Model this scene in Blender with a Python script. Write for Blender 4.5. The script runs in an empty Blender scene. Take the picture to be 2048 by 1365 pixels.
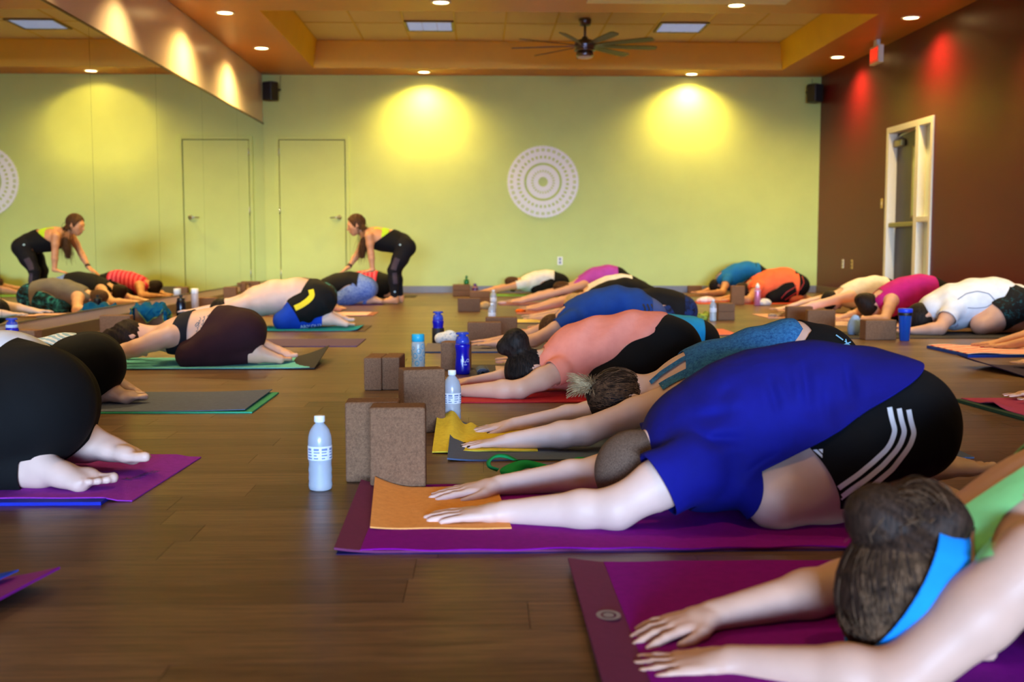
import bpy, bmesh, math, random
import numpy as np
from mathutils import Vector, Matrix, Euler
from mathutils.bvhtree import BVHTree
random.seed(7); np.random.seed(7)
SC = bpy.context.scene
COL = SC.collection
# ------------------------------------------------------------------ camera
F = 2250.0; CH = 0.67
YAW = math.atan(64/F); PIT = math.atan(192/F)
cd = bpy.data.cameras.new('camera'); cam = bpy.data.objects.new('camera', cd); COL.objects.link(cam)
cd.sensor_width = 36.0; cd.lens = F/2048*36.0; cd.clip_start = 0.05
cam.location = (0, 0, CH); cam.rotation_euler = (math.pi/2-PIT, 0, -YAW)
cd.dof.use_dof = True; cd.dof.focus_distance = 3.9; cd.dof.aperture_fstop = 3.6
SC.camera = cam
# ------------------------------------------------------------------ world: clear sky outside the front window, exposure
DAY = 16.5; CANW = 300.0
w = bpy.data.worlds.new('world'); SC.world = w; w.use_nodes = True
nt_ = w.node_tree; bg = nt_.nodes['Background']; sky = nt_.nodes.new('ShaderNodeTexSky'); sky.sky_type = 'NISHITA'; sky.sun_disc = False
sky.sun_elevation = math.radians(40); sky.sun_rotation = math.radians(20); sky.air_density = 1.0; sky.dust_density = .6; sky.ozone_density = 2.0
wb = nt_.nodes.new('ShaderNodeMix'); wb.data_type = 'RGBA'; wb.blend_type = 'MULTIPLY'; wb.inputs[0].default_value = 1.0; wb.inputs[7].default_value = (.66, .82, 1.24, 1)      # camera balanced towards the warm lamps
nt_.links.new(sky.outputs[0], wb.inputs[6]); nt_.links.new(wb.outputs[2], bg.inputs[0]); bg.inputs[1].default_value = DAY
SC.view_settings.view_transform = 'Standard'; SC.view_settings.look = 'None'
SC.view_settings.exposure = 0.0; SC.view_settings.gamma = 1.0; SC.view_settings.use_curve_mapping = False
YF = -16.0; WX0, WX1, WZ0, WZ1 = -2.75, 4.5, .12, 2.72      # front wall and its storefront window
def portal():
    l = bpy.data.lights.new('window_portal', 'AREA'); l.shape = 'RECTANGLE'; l.size = WX1-WX0; l.size_y = WZ1-WZ0; l.energy = 1.0; l.cycles.is_portal = True
    o = bpy.data.objects.new('window_portal', l); COL.objects.link(o); o.location = ((WX0+WX1)/2, YF-.06, (WZ0+WZ1)/2); o.rotation_euler = (math.pi/2, 0, 0)
portal()
# ------------------------------------------------------------------ pixel helpers (true depths, photo frame 2048x1365)
_f = np.array([math.sin(YAW)*math.cos(PIT), math.cos(YAW)*math.cos(PIT), -math.sin(PIT)])
_r = np.array([math.cos(YAW), -math.sin(YAW), 0.0]); _u = np.cross(_r, _f); _o = np.array([0, 0, CH])
def ray(px, py): return _r*(px-1024)/F - _u*(py-682.5)/F + _f
def onZ(px, py, z=0.0): d = ray(px, py); return _o + d*((z-CH)/d[2])
def onY(px, py, Y): d = ray(px, py); return _o + d*(Y/d[1])
def onX(px, py, X): d = ray(px, py); return _o + d*(X/d[0])
def proj(p):
    q = np.asarray(p)-_o; z = q@_f
    return 1024+F*(q@_r)/z, 682.5-F*(q@_u)/z
# ------------------------------------------------------------------ materials
def lin(c):
    if isinstance(c, str): c = tuple(int(c[i:i+2], 16) for i in (0, 2, 4))
    if max(c) > 1.0: c = tuple(v/255 for v in c)
    return tuple((v/12.92 if v <= .04045 else ((v+.055)/1.055)**2.4) for v in c[:3])
class NT:
    def __init__(s, name):
        s.m = bpy.data.materials.new(name); s.m.use_nodes = True; s.t = s.m.node_tree; s.n = s.t.nodes; s.l = s.t.links
        s.b = s.n['Principled BSDF']; s.co = None
    def new(s, t, **k):
        x = s.n.new(t)
        for a, v in k.items(): setattr(x, a, v)
        return x
    def link(s, a, b): s.l.new(a, b)
    def coord(s, which='Object', scale=(1, 1, 1)):
        c = s.new('ShaderNodeTexCoord'); mp = s.new('ShaderNodeMapping'); mp.inputs['Scale'].default_value = scale
        s.link(c.outputs[which], mp.inputs[0]); return mp.outputs[0]
    def noise(s, scale, detail=3, vec=None, rough=.55, dist=0.0):
        x = s.new('ShaderNodeTexNoise'); x.inputs['Scale'].default_value = scale; x.inputs['Detail'].default_value = detail
        x.inputs['Roughness'].default_value = rough; x.inputs['Distortion'].default_value = dist
        if vec is not None: s.link(vec, x.inputs['Vector'])
        return x.outputs['Fac']
    def ramp(s, fac, stops, interp='LINEAR'):
        x = s.new('ShaderNodeValToRGB'); e = x.color_ramp.elements; x.color_ramp.interpolation = interp
        while len(e) < len(stops): e.new(0.5)
        for i, (p, c) in enumerate(stops): e[i].position = p; e[i].color = (*c, 1)
        s.link(fac, x.inputs[0]); return x.outputs[0]
    def mix(s, fac, a, b, mode='MIX'):
        x = s.new('ShaderNodeMix', data_type='RGBA', blend_type=mode)
        for sock, v in ((x.inputs[0], fac), (x.inputs[6], a), (x.inputs[7], b)):
            if isinstance(v, (int, float)): sock.default_value = v
            elif isinstance(v, tuple): sock.default_value = (*v, 1)
            else: s.link(v, sock)
        return x.outputs[2]
    def bump(s, fac, strength=.3, dist=.01):
        x = s.new('ShaderNodeBump'); x.inputs['Strength'].default_value = strength; x.inputs['Distance'].default_value = dist
        s.link(fac, x.inputs['Height']); s.link(x.outputs[0], s.b.inputs['Normal'])
    def base(s, v):
        if isinstance(v, tuple): s.b.inputs['Base Color'].default_value = (*v, 1)
        else: s.link(v, s.b.inputs['Base Color'])
MATS = {}
def mat(name, col, rough=.6, metal=0.0, spec=.5, var=.12, nscale=30, bump=0.0, bdist=.004, bscale=None, coat=0.0, emit=None, trans=0.0, sheen=0.0, alpha=None, sub=0.0):
    """plain procedural material: colour with a little noise variation and fine relief"""
    if name in MATS: return MATS[name]
    c = lin(col); t = NT(name); v = t.coord()
    if var > 0:
        n = t.noise(nscale, 3, v)
        t.base(t.ramp(n, [(.3, tuple(x*(1-var) for x in c)), (.7, tuple(min(1, x*(1+var)) for x in c))]))
    else: t.base(c)
    b = t.b.inputs; b['Roughness'].default_value = rough; b['Metallic'].default_value = metal; b['Specular IOR Level'].default_value = spec
    b['Coat Weight'].default_value = coat
    if sheen: b['Sheen Weight'].default_value = sheen; b['Sheen Roughness'].default_value = .5
    if bump > 0: t.bump(t.noise(bscale or nscale*3, 4, v), bump, bdist)
    if trans: b['Transmission Weight'].default_value = trans
    if sub: b['Subsurface Weight'].default_value = sub; b['Subsurface Radius'].default_value = (1, .35, .2); b['Subsurface Scale'].default_value = .012
    if emit: b['Emission Color'].default_value = (*lin(emit[0]), 1); b['Emission Strength'].default_value = emit[1]
    if alpha is not None: b['Alpha'].default_value = alpha
    MATS[name] = t.m; return t.m
def cloth(name, col, rough=.85, weave=900, wr=.25, wscale=9, sheen=.0, heather=0.0, hcol=None, hscale=120):
    """knit or woven fabric: fine weave bump, soft wrinkles; heather mixes a second yarn colour"""
    if name in MATS: return MATS[name]
    c = lin(col); t = NT(name); v = t.coord()
    if heather:
        n = t.noise(hscale, 6, v, .8)
        t.base(t.ramp(n, [(.5-.22*heather, c), (.5+.22*heather, lin(hcol))]))
    else:
        n = t.noise(14, 3, v); t.base(t.ramp(n, [(.3, tuple(x*.9 for x in c)), (.7, tuple(min(1, x*1.08) for x in c))]))
    b = t.b.inputs; b['Roughness'].default_value = rough; b['Sheen Weight'].default_value = sheen; b['Specular IOR Level'].default_value = .25
    a = t.noise(wscale, 3, v, .5, .6); d = t.noise(weave, 2, v)
    m = t.new('ShaderNodeMath', operation='MULTIPLY_ADD'); t.link(d, m.inputs[0]); m.inputs[1].default_value = .05; t.link(a, m.inputs[2])
    t.bump(m.outputs[0], wr, .03)
    MATS[name] = t.m; return t.m
def printed(name, cols, scale=18, rough=.8, sharp=.04, stretch=(1, 1, 1), dist=1.5):
    """printed fabric: blotchy bands of the listed colours"""
    if name in MATS: return MATS[name]
    t = NT(name); v = t.coord('Object', stretch); n = t.noise(scale, 4, v, .65, dist)
    k = len(cols); stops = []
    for i, c in enumerate(cols): stops.append((.28+.44*(i+.5)/k, lin(c)))
    t.base(t.ramp(n, stops, 'LINEAR')); t.b.inputs['Roughness'].default_value = rough; t.b.inputs['Specular IOR Level'].default_value = .25
    t.bump(t.noise(600, 2, v), .15, .003); MATS[name] = t.m; return t.m
# ------------------------------------------------------------------ mesh helpers
def link_mesh(name, verts, faces, m=None, parent=None, smooth=True, kind=None):
    me = bpy.data.meshes.new(name)
    if isinstance(verts, np.ndarray) and isinstance(faces, np.ndarray):
        nv, nf, k = len(verts), len(faces), faces.shape[1]
        me.vertices.add(nv); me.vertices.foreach_set('co', np.ascontiguousarray(verts, np.float32).ravel())
        me.loops.add(nf*k); me.polygons.add(nf)
        me.loops.foreach_set('vertex_index', np.ascontiguousarray(faces, np.int32).ravel())
        me.polygons.foreach_set('loop_start', np.arange(0, nf*k, k, dtype=np.int32))
        me.update(calc_edges=True); me.validate()
    else:
        me.from_pydata([tuple(map(float, v)) for v in verts], [], [tuple(map(int, f)) for f in faces]); me.update()
    if smooth: me.polygons.foreach_set('use_smooth', np.ones(len(me.polygons), bool))
    o = bpy.data.objects.new(name, me); COL.objects.link(o)
    if m is not None: me.materials.append(m)
    if parent is not None:
        o.parent = parent
        if tuple(parent.location) != (0, 0, 0) or parent.rotation_euler.z: pass
    if kind: o['kind'] = kind
    return o
class MB:
    """collects simple solids, then links them as one mesh object"""
    def __init__(s): s.v = []; s.f = []
    def add(s, vs, fs):
        n = len(s.v); s.v += [tuple(map(float, v)) for v in vs]; s.f += [tuple(i+n for i in f) for f in fs]; return s
    def box(s, a, b, M=None):
        x0, y0, z0 = a; x1, y1, z1 = b
        vs = [(x0, y0, z0), (x1, y0, z0), (x1, y1, z0), (x0, y1, z0), (x0, y0, z1), (x1, y0, z1), (x1, y1, z1), (x0, y1, z1)]
        if M is not None: vs = [tuple(M @ Vector(v)) for v in vs]
        return s.add(vs, [(0, 3, 2, 1), (4, 5, 6, 7), (0, 1, 5, 4), (1, 2, 6, 5), (2, 3, 7, 6), (3, 0, 4, 7)])
    def lathe(s, prof, n=32, M=None, cap=True, squash=None):
        """prof: list of (r, z) from bottom to top"""
        vs = []; fs = []
        for r, z in prof:
            for i in range(n):
                a = 2*math.pi*i/n; v = Vector((r*math.cos(a), r*math.sin(a), z))
                vs.append(tuple(M @ v) if M is not None else tuple(v))
        for k in range(len(prof)-1):
            for i in range(n):
                j = (i+1) % n; fs.append((k*n+i, k*n+j, (k+1)*n+j, (k+1)*n+i))
        if cap:
            fs.append(tuple(reversed(range(n)))); fs.append(tuple((len(prof)-1)*n+i for i in range(n)))
        return s.add(vs, fs)
    def tube(s, pts, r, n=8, cap=True):
        pts = [np.asarray(p, float) for p in pts]; rs = r if hasattr(r, '__len__') else [r]*len(pts)
        vs = []; fs = []; up = np.array([0, 0, 1.0])
        for i, p in enumerate(pts):
            d = pts[min(i+1, len(pts)-1)]-pts[max(i-1, 0)]; d = d/(np.linalg.norm(d)+1e-9)
            if abs(d@up) > .95: up = np.array([0, 1.0, 0]) if abs(d[1]) < .9 else np.array([1.0, 0, 0])
            a = np.cross(d, up); a /= np.linalg.norm(a); b = np.cross(a, d)
            for k in range(n):
                t = 2*math.pi*k/n; vs.append(p+rs[i]*(a*math.cos(t)+b*math.sin(t)))
        for i in range(len(pts)-1):
            for k in range(n):
                j = (k+1) % n; fs.append((i*n+k, i*n+j, (i+1)*n+j, (i+1)*n+k))
        if cap: fs.append(tuple(reversed(range(n)))); fs.append(tuple((len(pts)-1)*n+k for k in range(n)))
        return s.add(vs, fs)
    def build(s, name, m=None, parent=None, smooth=False, bevel=0.0, seg=2, kind=None):
        o = link_mesh(name, s.v, s.f, m, parent, smooth, kind)
        if bevel:
            b = o.modifiers.new('bevel', 'BEVEL'); b.width = bevel; b.segments = seg; b.limit_method = 'ANGLE'
        return o
def thing(name, label, cat, loc=(0, 0, 0), rz=0.0, group=None):
    o = bpy.data.objects.new(name, None); COL.objects.link(o); o.empty_display_size = .05
    o.location = loc; o.rotation_euler = (0, 0, rz); return tag(o, label, cat, group)
def tag(o, label, cat, group=None):
    o['label'] = label; o['category'] = cat
    if group: o['group'] = group
    return o
def struct(o): o['kind'] = 'structure'; return o
# ================================================================== the room
YB = 15.84; XL = -2.985; XR = 4.773; ZS = 3.01; ZC = 3.36
CX0, CX1, CY0, CY1 = -2.2, 4.06, 11.56, 15.23      # coffer opening in the soffit
# ---- wall paints
def paint(name, col, rough, tex=.08, spec=.5):
    t = NT(name); v = t.coord('Object'); c = lin(col)
    t.base(t.ramp(t.noise(2.5, 4, v), [(.3, tuple(x*.96 for x in c)), (.7, tuple(min(1, x*1.03) for x in c))]))
    t.b.inputs['Roughness'].default_value = rough; t.b.inputs['Specular IOR Level'].default_value = spec
    t.bump(t.noise(160, 3, v), tex, .003); return t.m
M_green = paint('green_paint', (196, 212, 122), .55)
M_red = paint('maroon_paint', (88, 13, 21), .33, .22, .16)
M_cream = paint('cream_paint', (232, 212, 200), .28, .10)
M_soff = paint('ochre_paint', (192, 116, 26), .42, .06)
M_coff = paint('mustard_paint', (232, 186, 40), .5, .06)
M_white = mat('white_paint', (226, 224, 216), .5, var=.02)
M_greyb = mat('grey_rubber_base', (120, 124, 140), .5, var=.06)
M_taupe = mat('taupe_rubber_base', (98, 80, 64), .5, var=.06)
M_dark = mat('dark_void', (20, 18, 18), .9, var=0)
# ---- floor: laminate planks running across the room
t = NT('laminate_oak'); info = t.new('ShaderNodeObjectInfo'); geo = t.new('ShaderNodeNewGeometry')
sm = t.new('ShaderNodeMath', operation='ADD'); t.link(info.outputs['Random'], sm.inputs[0]); t.link(geo.outputs['Random Per Island'], sm.inputs[1])
wn = t.new('ShaderNodeTexWhiteNoise', noise_dimensions='1D'); t.link(sm.outputs[0], wn.inputs['W'])
pos = t.new('ShaderNodeMapping'); pos.inputs['Scale'].default_value = (2.0, 42, 1); t.link(geo.outputs['Position'], pos.inputs[0])
vadd = t.new('ShaderNodeVectorMath', operation='ADD'); cmb = t.new('ShaderNodeCombineXYZ')
m9 = t.new('ShaderNodeMath', operation='MULTIPLY'); t.link(wn.outputs['Value'], m9.inputs[0]); m9.inputs[1].default_value = 37.0
t.link(m9.outputs[0], cmb.inputs[0]); t.link(m9.outputs[0], cmb.inputs[2]); t.link(pos.outputs[0], vadd.inputs[0]); t.link(cmb.outputs[0], vadd.inputs[1])
g1 = t.noise(2.2, 6, vadd.outputs[0], .62, .8); g2 = t.noise(11, 4, vadd.outputs[0], .6, .3)
tone = t.ramp(wn.outputs['Value'], [(0, lin((92, 66, 44))), (.5, lin((104, 76, 50))), (1, lin((120, 90, 62)))])
gr = t.ramp(g1, [(.3, (.50, .47, .44)), (.5, (1, 1, 1)), (.72, (1.35, 1.32, 1.28))])
g3 = t.noise(1.0, 5, vadd.outputs[0], .7, 1.2); c1 = t.mix(1.0, t.mix(1.0, tone, gr, 'MULTIPLY'), t.ramp(g3, [(.34, (.58, .55, .53)), (.5, (1, 1, 1)), (.68, (1.3, 1.3, 1.3))]), 'MULTIPLY'); fr = t.ramp(g2, [(.35, (.66, .64, .62)), (.6, (1.1, 1.1, 1.1))])
t.base(t.mix(.8, c1, t.mix(1.0, c1, fr, 'MULTIPLY')))
t.b.inputs['Roughness'].default_value = .36; t.b.inputs['Specular IOR Level'].default_value = .32
t.bump(g2, .06, .002); M_floor = t.m
fl = MB().box((XL, YF, -.06), (XR, YB, -.004)).build('floor', mat('subfloor', (60, 44, 32), .7)); struct(fl)
PW = .152
def plank_mesh(L):
    b = MB(); e = .0006
    b.box((e, e, -.004), (L-e, PW-e, 0.0)); return b
pm = {}
rs = random.Random(3); rest = MB(); cnt = 0
row = 0; y = .70
while y < YB:
    x = XL - rs.random()*1.2
    while x < XR:
        L = rs.choice((1.2, 1.2, .9, .6)); a = max(x, XL); b_ = min(x+L, XR)
        if b_-a > .02:
            px0 = proj((a, max(y, .9), 0))[0]; px1 = proj((b_, max(y, .9), 0))[0]
            vis = px1 > -60 and px0 < 2110
            y1 = min(y+PW, YB)
            if vis and y < 6.4 and cnt < 298 and y1-y > PW-.001:
                key = round(b_-a, 3)
                if key not in pm:
                    o = plank_mesh(key).build('plank', M_floor, fl); pm[key] = o.data
                else:
                    o = bpy.data.objects.new('plank', pm[key]); COL.objects.link(o); o.parent = fl
                o.location = (a, y, 0); cnt += 1
            else: rest.box((a+.0012, y+.0012, -.004), (b_-.0012, y1-.0012, 0))
        x += L
    y += PW
rest.build('plank', M_floor, fl, kind='stuff')
MB().box((XL, YF, -.004), (XR, .70, 0)).build('plank', M_floor, fl)
# ---- walls
def wall_box(name, a, b, m): return struct(MB().box(a, b).build(name, m))
wb = wall_box('wall_back', (XL-.1, YB, -.06), (XR+.1, YB+.12, ZC+.1), M_green)
wl = wall_box('wall_left', (XL-.12, YF, -.06), (XL-.008, YB, ZC+.1), M_cream)
# right wall with the door opening
DY0, DY1, DZ = 11.83, 13.18, 2.03
b = MB(); b.box((XR, YF, -.06), (XR+.14, DY0, ZC+.1)); b.box((XR, DY1, -.06), (XR+.14, YB, ZC+.1)); b.box((XR, DY0, DZ), (XR+.14, DY1, ZC+.1))
struct(b.build('wall_right', M_red))
# wall behind the photographer with its window band
b = MB(); b.box((XL, YF-.12, -.06), (XR, YF, WZ0)); b.box((XL, YF-.12, WZ1), (XR, YF, ZC+.1)); b.box((XL, YF-.12, WZ0), (WX0, YF, WZ1)); b.box((WX1, YF-.12, WZ0), (XR, YF, WZ1))
struct(b.build('wall_front', M_cream))
# ---- ceiling: dropped soffit with a raised tile coffer
b = MB(); s = .06
b.box((XL, YF, ZS), (CX0, YB, ZS+.10)); b.box((CX1, YF, ZS), (XR, YB, ZS+.10)); b.box((CX0, YF, ZS), (CX1, CY0, ZS+.10)); b.box((CX0, CY1, ZS), (CX1, YB, ZS+.10))
ce = struct(b.build('ceiling', M_soff))
b = MB()
lo = [(CX0, CY0, ZS), (CX1, CY0, ZS), (CX1, CY1, ZS), (CX0, CY1, ZS)]; hi = [(CX0+s, CY0+s, ZC), (CX1-s, CY0+s, ZC), (CX1-s, CY1-s, ZC), (CX0+s, CY1-s, ZC)]
oo = [(x+(-.05 if x < 1 else .05), y+(-.05 if y < 13 else .05), z) for x, y, z in lo]; oh = [(x+(-.12 if x < 1 else .12), y+(-.12 if y < 13 else .12), z) for x, y, z in hi]
b.add(lo+hi+oo+oh, [(i, (i+1) % 4, 4+(i+1) % 4, 4+i) for i in range(4)]+[(8+i, 12+i, 12+(i+1) % 4, 8+(i+1) % 4) for i in range(4)])
b.build('coffer_side', M_coff, ce)
MB().box((CX0-.1, CY0-.1, ZC+.03), (CX1+.1, CY1+.1, ZC+.06)).build('ceiling_deck', M_coff, ce)
struct(MB().box((XL-.12, YF-.12, ZC+.1), (XR+.14, YB+.12, ZC+.2)).build('roof_deck', M_white))
M_tile = mat('ceiling_tile', (212, 190, 160), .9, var=.08, nscale=90, bump=.3, bdist=.002)
M_tbar = mat('ceiling_grid', (196, 160, 70), .5, var=.02)
TX = [CX0+s+.614*i for i in range(11)]; TY = [CY0+s+.0, CY0+s+1.18, CY0+s+2.36, CY1-s]
TROF = [(3-1, 2), (7, 2)]
tile_d = {}
for i in range(len(TX)-1):
    for j in range(3):
        a, c = TX[i], TX[i+1]; d, e = TY[j], TY[j+1]
        key = (round(c-a, 3), round(e-d, 3))
        if key not in tile_d:
            o = MB().box((.012, .012, 0), (c-a-.012, e-d-.012, .02)).build('ceiling_tile', M_tile, ce); tile_d[key] = o.data
        else: o = bpy.data.objects.new('ceiling_tile', tile_d[key]); COL.objects.link(o); o.parent = ce
        o.location = (a, d, ZC+.004)
b = MB()
for x in TX: b.box((x-.012, CY0+s, ZC-.002), (x+.012, CY1-s, ZC+.006))
for y in TY: b.box((CX0+s, y-.012, ZC-.002), (CX1-s, y+.012, ZC+.006))
b.build('ceiling_grid', M_tbar, ce)
# ---- baseboards
struct(MB().box((XL, YB-.012, 0), (XR, YB, .098)).build('baseboard_back', M_greyb, bevel=.004))
struct(MB().box((XR-.012, DY1+.06, 0), (XR, YB-.012, .098)).build('baseboard_right', M_taupe, bevel=.004))
struct(MB().box((XR-.012, YF, 0), (XR, DY0-.06, .098)).build('baseboard_right', M_taupe, bevel=.004))
struct(MB().box((XL-.008, YF, 0), (XL+.010, YB-.012, .098)).build('baseboard_left', M_taupe, bevel=.004))
# ---- mirror wall
M_mirror = NT('mirror_silver'); M_mirror.base((.80, .83, .80)); M_mirror.b.inputs['Metallic'].default_value = 1; M_mirror.b.inputs['Roughness'].default_value = .012; M_mirror = M_mirror.m
mw = thing('wall_mirror', 'full-length mirror of tall frameless panels along the left wall', 'mirror', (0, 0, 0))
MZ0, MZ1 = .178, 2.335
yy = [15.83, 14.13, 12.36, 10.63, 8.86, 7.10, 5.34, 3.58, 1.82]
for i in range(len(yy)-1): MB().box((XL-.008, yy[i+1]+.002, MZ0), (XL, yy[i]-.002, MZ1)).build('mirror_panel', M_mirror, mw)
b = MB(); b.box((XL-.008, yy[-1], MZ0-.012), (XL+.004, yy[0], MZ0)); 
b.build('mirror_channel', mat('brushed_channel', (150, 140, 120), .35, metal=.9, var=.02), mw)
b = MB(); b.box((XL-.008, yy[-1], MZ1), (XL+.006, yy[0], MZ1+.016)); b.build('mirror_channel', mat('dark_channel', (90, 70, 40), .4, metal=.6, var=.02), mw)
# ---- green flush door in the back wall
d0, d1, dz = -2.777, -1.866, 2.122
dr = struct(MB().box((d0+.004, YB-.016, .012), (d1-.004, YB-.002, dz-.004)).build('door_1', M_green, bevel=.003))
b = MB(); b.box((d0-.055, YB-.022, 0), (d0-.004, YB, dz+.055)); b.box((d1+.004, YB-.022, 0), (d1+.055, YB, dz+.055)); b.box((d0-.004, YB-.022, dz+.004), (d1+.004, YB, dz+.055))
b.build('door_frame', M_green, dr, bevel=.004)
b = MB(); b.box((d0-.004, YB-.006, 0), (d0+.004, YB-.001, dz)); b.box((d1-.004, YB-.006, 0), (d1+.004, YB-.001, dz)); b.box((d0, YB-.006, dz-.004), (d1, YB-.001, dz+.004)); b.build('door_gap', M_dark, dr)
M_steel = mat('satin_steel', (200, 202, 206), .28, metal=1.0, var=.02)
hz = onY(675, 435, YB)[2]
b = MB(); M_ = Matrix.Translation((d1-.09, YB-.016, hz)) @ Matrix.Rotation(math.radians(90), 4, 'X'); b.lathe([(.034, 0), (.034, .012), (.026, .018), (.012, .022), (.012, .05)], 20, M_)
b.build('door_rose', M_steel, dr, True)
MB().tube([(d1-.09, YB-.066, hz), (d1-.13, YB-.068, hz-.002), (d1-.215, YB-.062, hz-.006)], [.013, .012, .010], 10).build('door_lever', M_steel, dr, True)
for zz in (1.95, 1.15, .28):
    MB().lathe([(.008, -.05), (.008, .05)], 10, Matrix.Translation((d0, YB-.022, zz))).build('hinge', M_steel, dr, True)
# ---- right wall: white frame, wood door standing in its jamb, sidelight
M_wood = NT('walnut_veneer'); v = M_wood.coord('Object', (18, 18, 1.2)); M_wood.base(M_wood.ramp(M_wood.noise(3, 6, v, .6, 1.0), [(.3, lin((36, 20, 12))), (.7, lin((64, 38, 24)))])); M_wood.b.inputs['Roughness'].default_value = .4; M_wood = M_wood.m
M_glass = NT('pale_glass'); M_glass.base((.75, .86, .80)); M_glass.b.inputs['Roughness'].default_value = .25; M_glass = M_glass.m  # sidelight panes in one even pale green-white
dr = bpy.data.objects.new('door_2', None); COL.objects.link(dr); dr['kind'] = 'structure'
ym = DY0+.42                      # mullion between sidelight (near) and door (far)
b = MB(); x0, x1 = XR-.018, XR+.14
b.box((x0, DY1-.075, 0), (x1, DY1, DZ)); b.box((x0, DY0, 0), (x1, DY0+.06, DZ)); b.box((x0, DY0+.06, DZ-.07), (x1, DY1-.075, DZ)); b.box((x0, ym-.05, 0), (x1, ym+.05, DZ-.07)); b.box((x0, DY0+.06, .92), (x1, ym-.05, .98)); b.box((x0, DY0+.06, 0), (x1, ym-.05, .12))
b.build('door_frame', M_white, dr, bevel=.004)
lf = MB().box((XR+.085, ym+.052, .01), (XR+.13, DY1-.077, DZ-.072)).build('door_leaf', M_wood, dr)
M_lite = mat('glass_lite', (176, 190, 150), .2, var=.05, nscale=3)
gy0, gy1 = ym+.10, ym+.36
b = MB(); b.box((XR+.078, gy0-.02, .98), (XR+.085, gy0, 1.78)); b.box((XR+.078, gy1, .98), (XR+.085, gy1+.02, 1.78)); b.box((XR+.078, gy0, .98), (XR+.085, gy1, 1.0)); b.box((XR+.078, gy0, 1.76), (XR+.085, gy1, 1.78)); b.build('lite_frame', mat('bronze_trim', (120, 96, 60), .4, var=.03), lf)
MB().box((XR+.080, gy0, 1.0), (XR+.085, gy1, 1.76)).build('pane', M_lite, lf)
M_brass = mat('aged_aluminium', (150, 136, 90), .35, metal=.7, var=.04)
MB().box((XR+.0, ym+.10, .875), (XR+.06, DY1-.09, .93)).build('push_bar', M_brass, lf, bevel=.01)
b = MB(); b.box((XR+.03, DY1-.33, 1.80), (XR+.085, DY1-.09, 1.88)); b.build('door_closer', M_brass, lf, bevel=.012)
MB().tube([(XR+.05, DY1-.14, 1.885), (XR+.02, DY1-.4, 1.92), (XR+.05, ym+.2, 1.955)], .008, 8).build('closer_arm', M_steel, lf, True)
for z0, z1 in ((.12, .92), (.98, DZ-.07)):
    MB().box((XR+.07, DY0+.06, z0), (XR+.078, ym-.05, z1)).build('pane', M_glass, dr)
# the corridor behind the sidelight and doorway
b = MB(); b.box((XR+1.2, DY0-1.5, -.06), (XR+1.25, DY1+1.5, 2.6)); b.box((XR+.14, DY0-1.5, -.06), (XR+1.25, DY1+1.5, -.01)); b.box((XR+.14, DY0-1.5, 2.55), (XR+1.25, DY1+1.5, 2.6)); b.box((XR+.14, DY0-1.55, -.06), (XR+1.25, DY0-1.5, 2.6)); b.box((XR+.14, DY1+1.5, -.06), (XR+1.25, DY1+1.55, 2.6))
struct(b.build('wall_corridor', M_white))
# ---- window frame behind the photographer
wf = MB()
for i in range(5):
    x = WX0+(WX1-WX0)*i/4; wf.box((x-.03, YF-.1, WZ0), (x+.03, YF-.02, WZ1))
wf.box((WX0, YF-.1, WZ0), (WX1, YF-.02, WZ0+.05)); wf.box((WX0, YF-.1, WZ1-.05), (WX1, YF-.02, WZ1))
struct(wf.build('window_1', M_white))
struct(MB().box((-60, -90, -.16), (60, YF-.12, -.06)).build('ground_outside', mat('asphalt', (70, 70, 72), .9, var=.1)))
# ================================================================== fittings
M_trim = mat('lamp_trim', (236, 226, 206), .4, var=.0)
M_lamp = mat('lamp_lens', (255, 236, 190), .5, var=0, emit=((255, 214, 140), 22.0))
CAN = [(-2.565, 11.67, 'recessed downlight above the mirror, nearer of the two left ones', CANW), (-2.593, 13.72, 'recessed downlight above the mirror, nearest the far left corner', CANW),
       (-.752, 15.53, 'recessed downlight washing the green wall left of the ceiling fan', CANW*1.0), (2.908, 15.6, 'recessed downlight washing the green wall right of the ceiling fan', CANW),
       (-.37, 11.12, 'recessed downlight at the top edge above the left ceiling troffer', CANW*.7), (2.513, 11.17, 'recessed downlight beside the white heater panel', CANW*.7),
       (4.449, 11.72, 'recessed downlight near the maroon wall, right of the exit sign', CANW*.8), (4.465, 14.16, 'recessed downlight near the maroon wall, left of the exit sign', CANW*.8)]
def downlight(x, y, label, e):
    t = thing('recessed_downlight', label, 'downlight', (x, y, ZS), 0, 'recessed ceiling downlights')
    MB().lathe([(.098, 0), (.098, -.006), (.082, -.010), (.074, -.004)], 32, cap=False).build('trim_ring', M_trim, t, True)
    MB().lathe([(.076, -.003), (.05, -.0075), (.001, -.009)], 32, cap=False).build('lens', M_lamp, t, True)
    l = bpy.data.lights.new('downlight_bulb', 'SPOT'); l.energy = e; l.color = (1.0, .67, .19); l.spot_size = math.radians(150); l.spot_blend = .95; l.shadow_soft_size = .05
    o = bpy.data.objects.new('downlight_bulb', l); COL.objects.link(o); o.parent = t; o.location = (0, 0, -.03)
for c in CAN: downlight(*c)
# extra lamps of the same rows, in front of the picture
for x, y in ((-2.57, 9.6), (-2.57, 7.5), (-2.57, 5.4), (-2.57, 3.3), (4.45, 9.3), (4.45, 6.9), (4.45, 4.5), (-.37, 7.2), (2.51, 7.2), (-.37, 3.4), (2.51, 3.4), (1.07, 1.2)):
    l = bpy.data.lights.new('downlight_bulb', 'SPOT'); l.energy = CANW*(.58 if y > 5 else .20); l.color = (1.0, .70, .26); l.spot_size = math.radians(118); l.spot_blend = .85; l.shadow_soft_size = .05
    o = bpy.data.objects.new('downlight_bulb', l); COL.objects.link(o); o.location = (x, y, ZS-.03)
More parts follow.
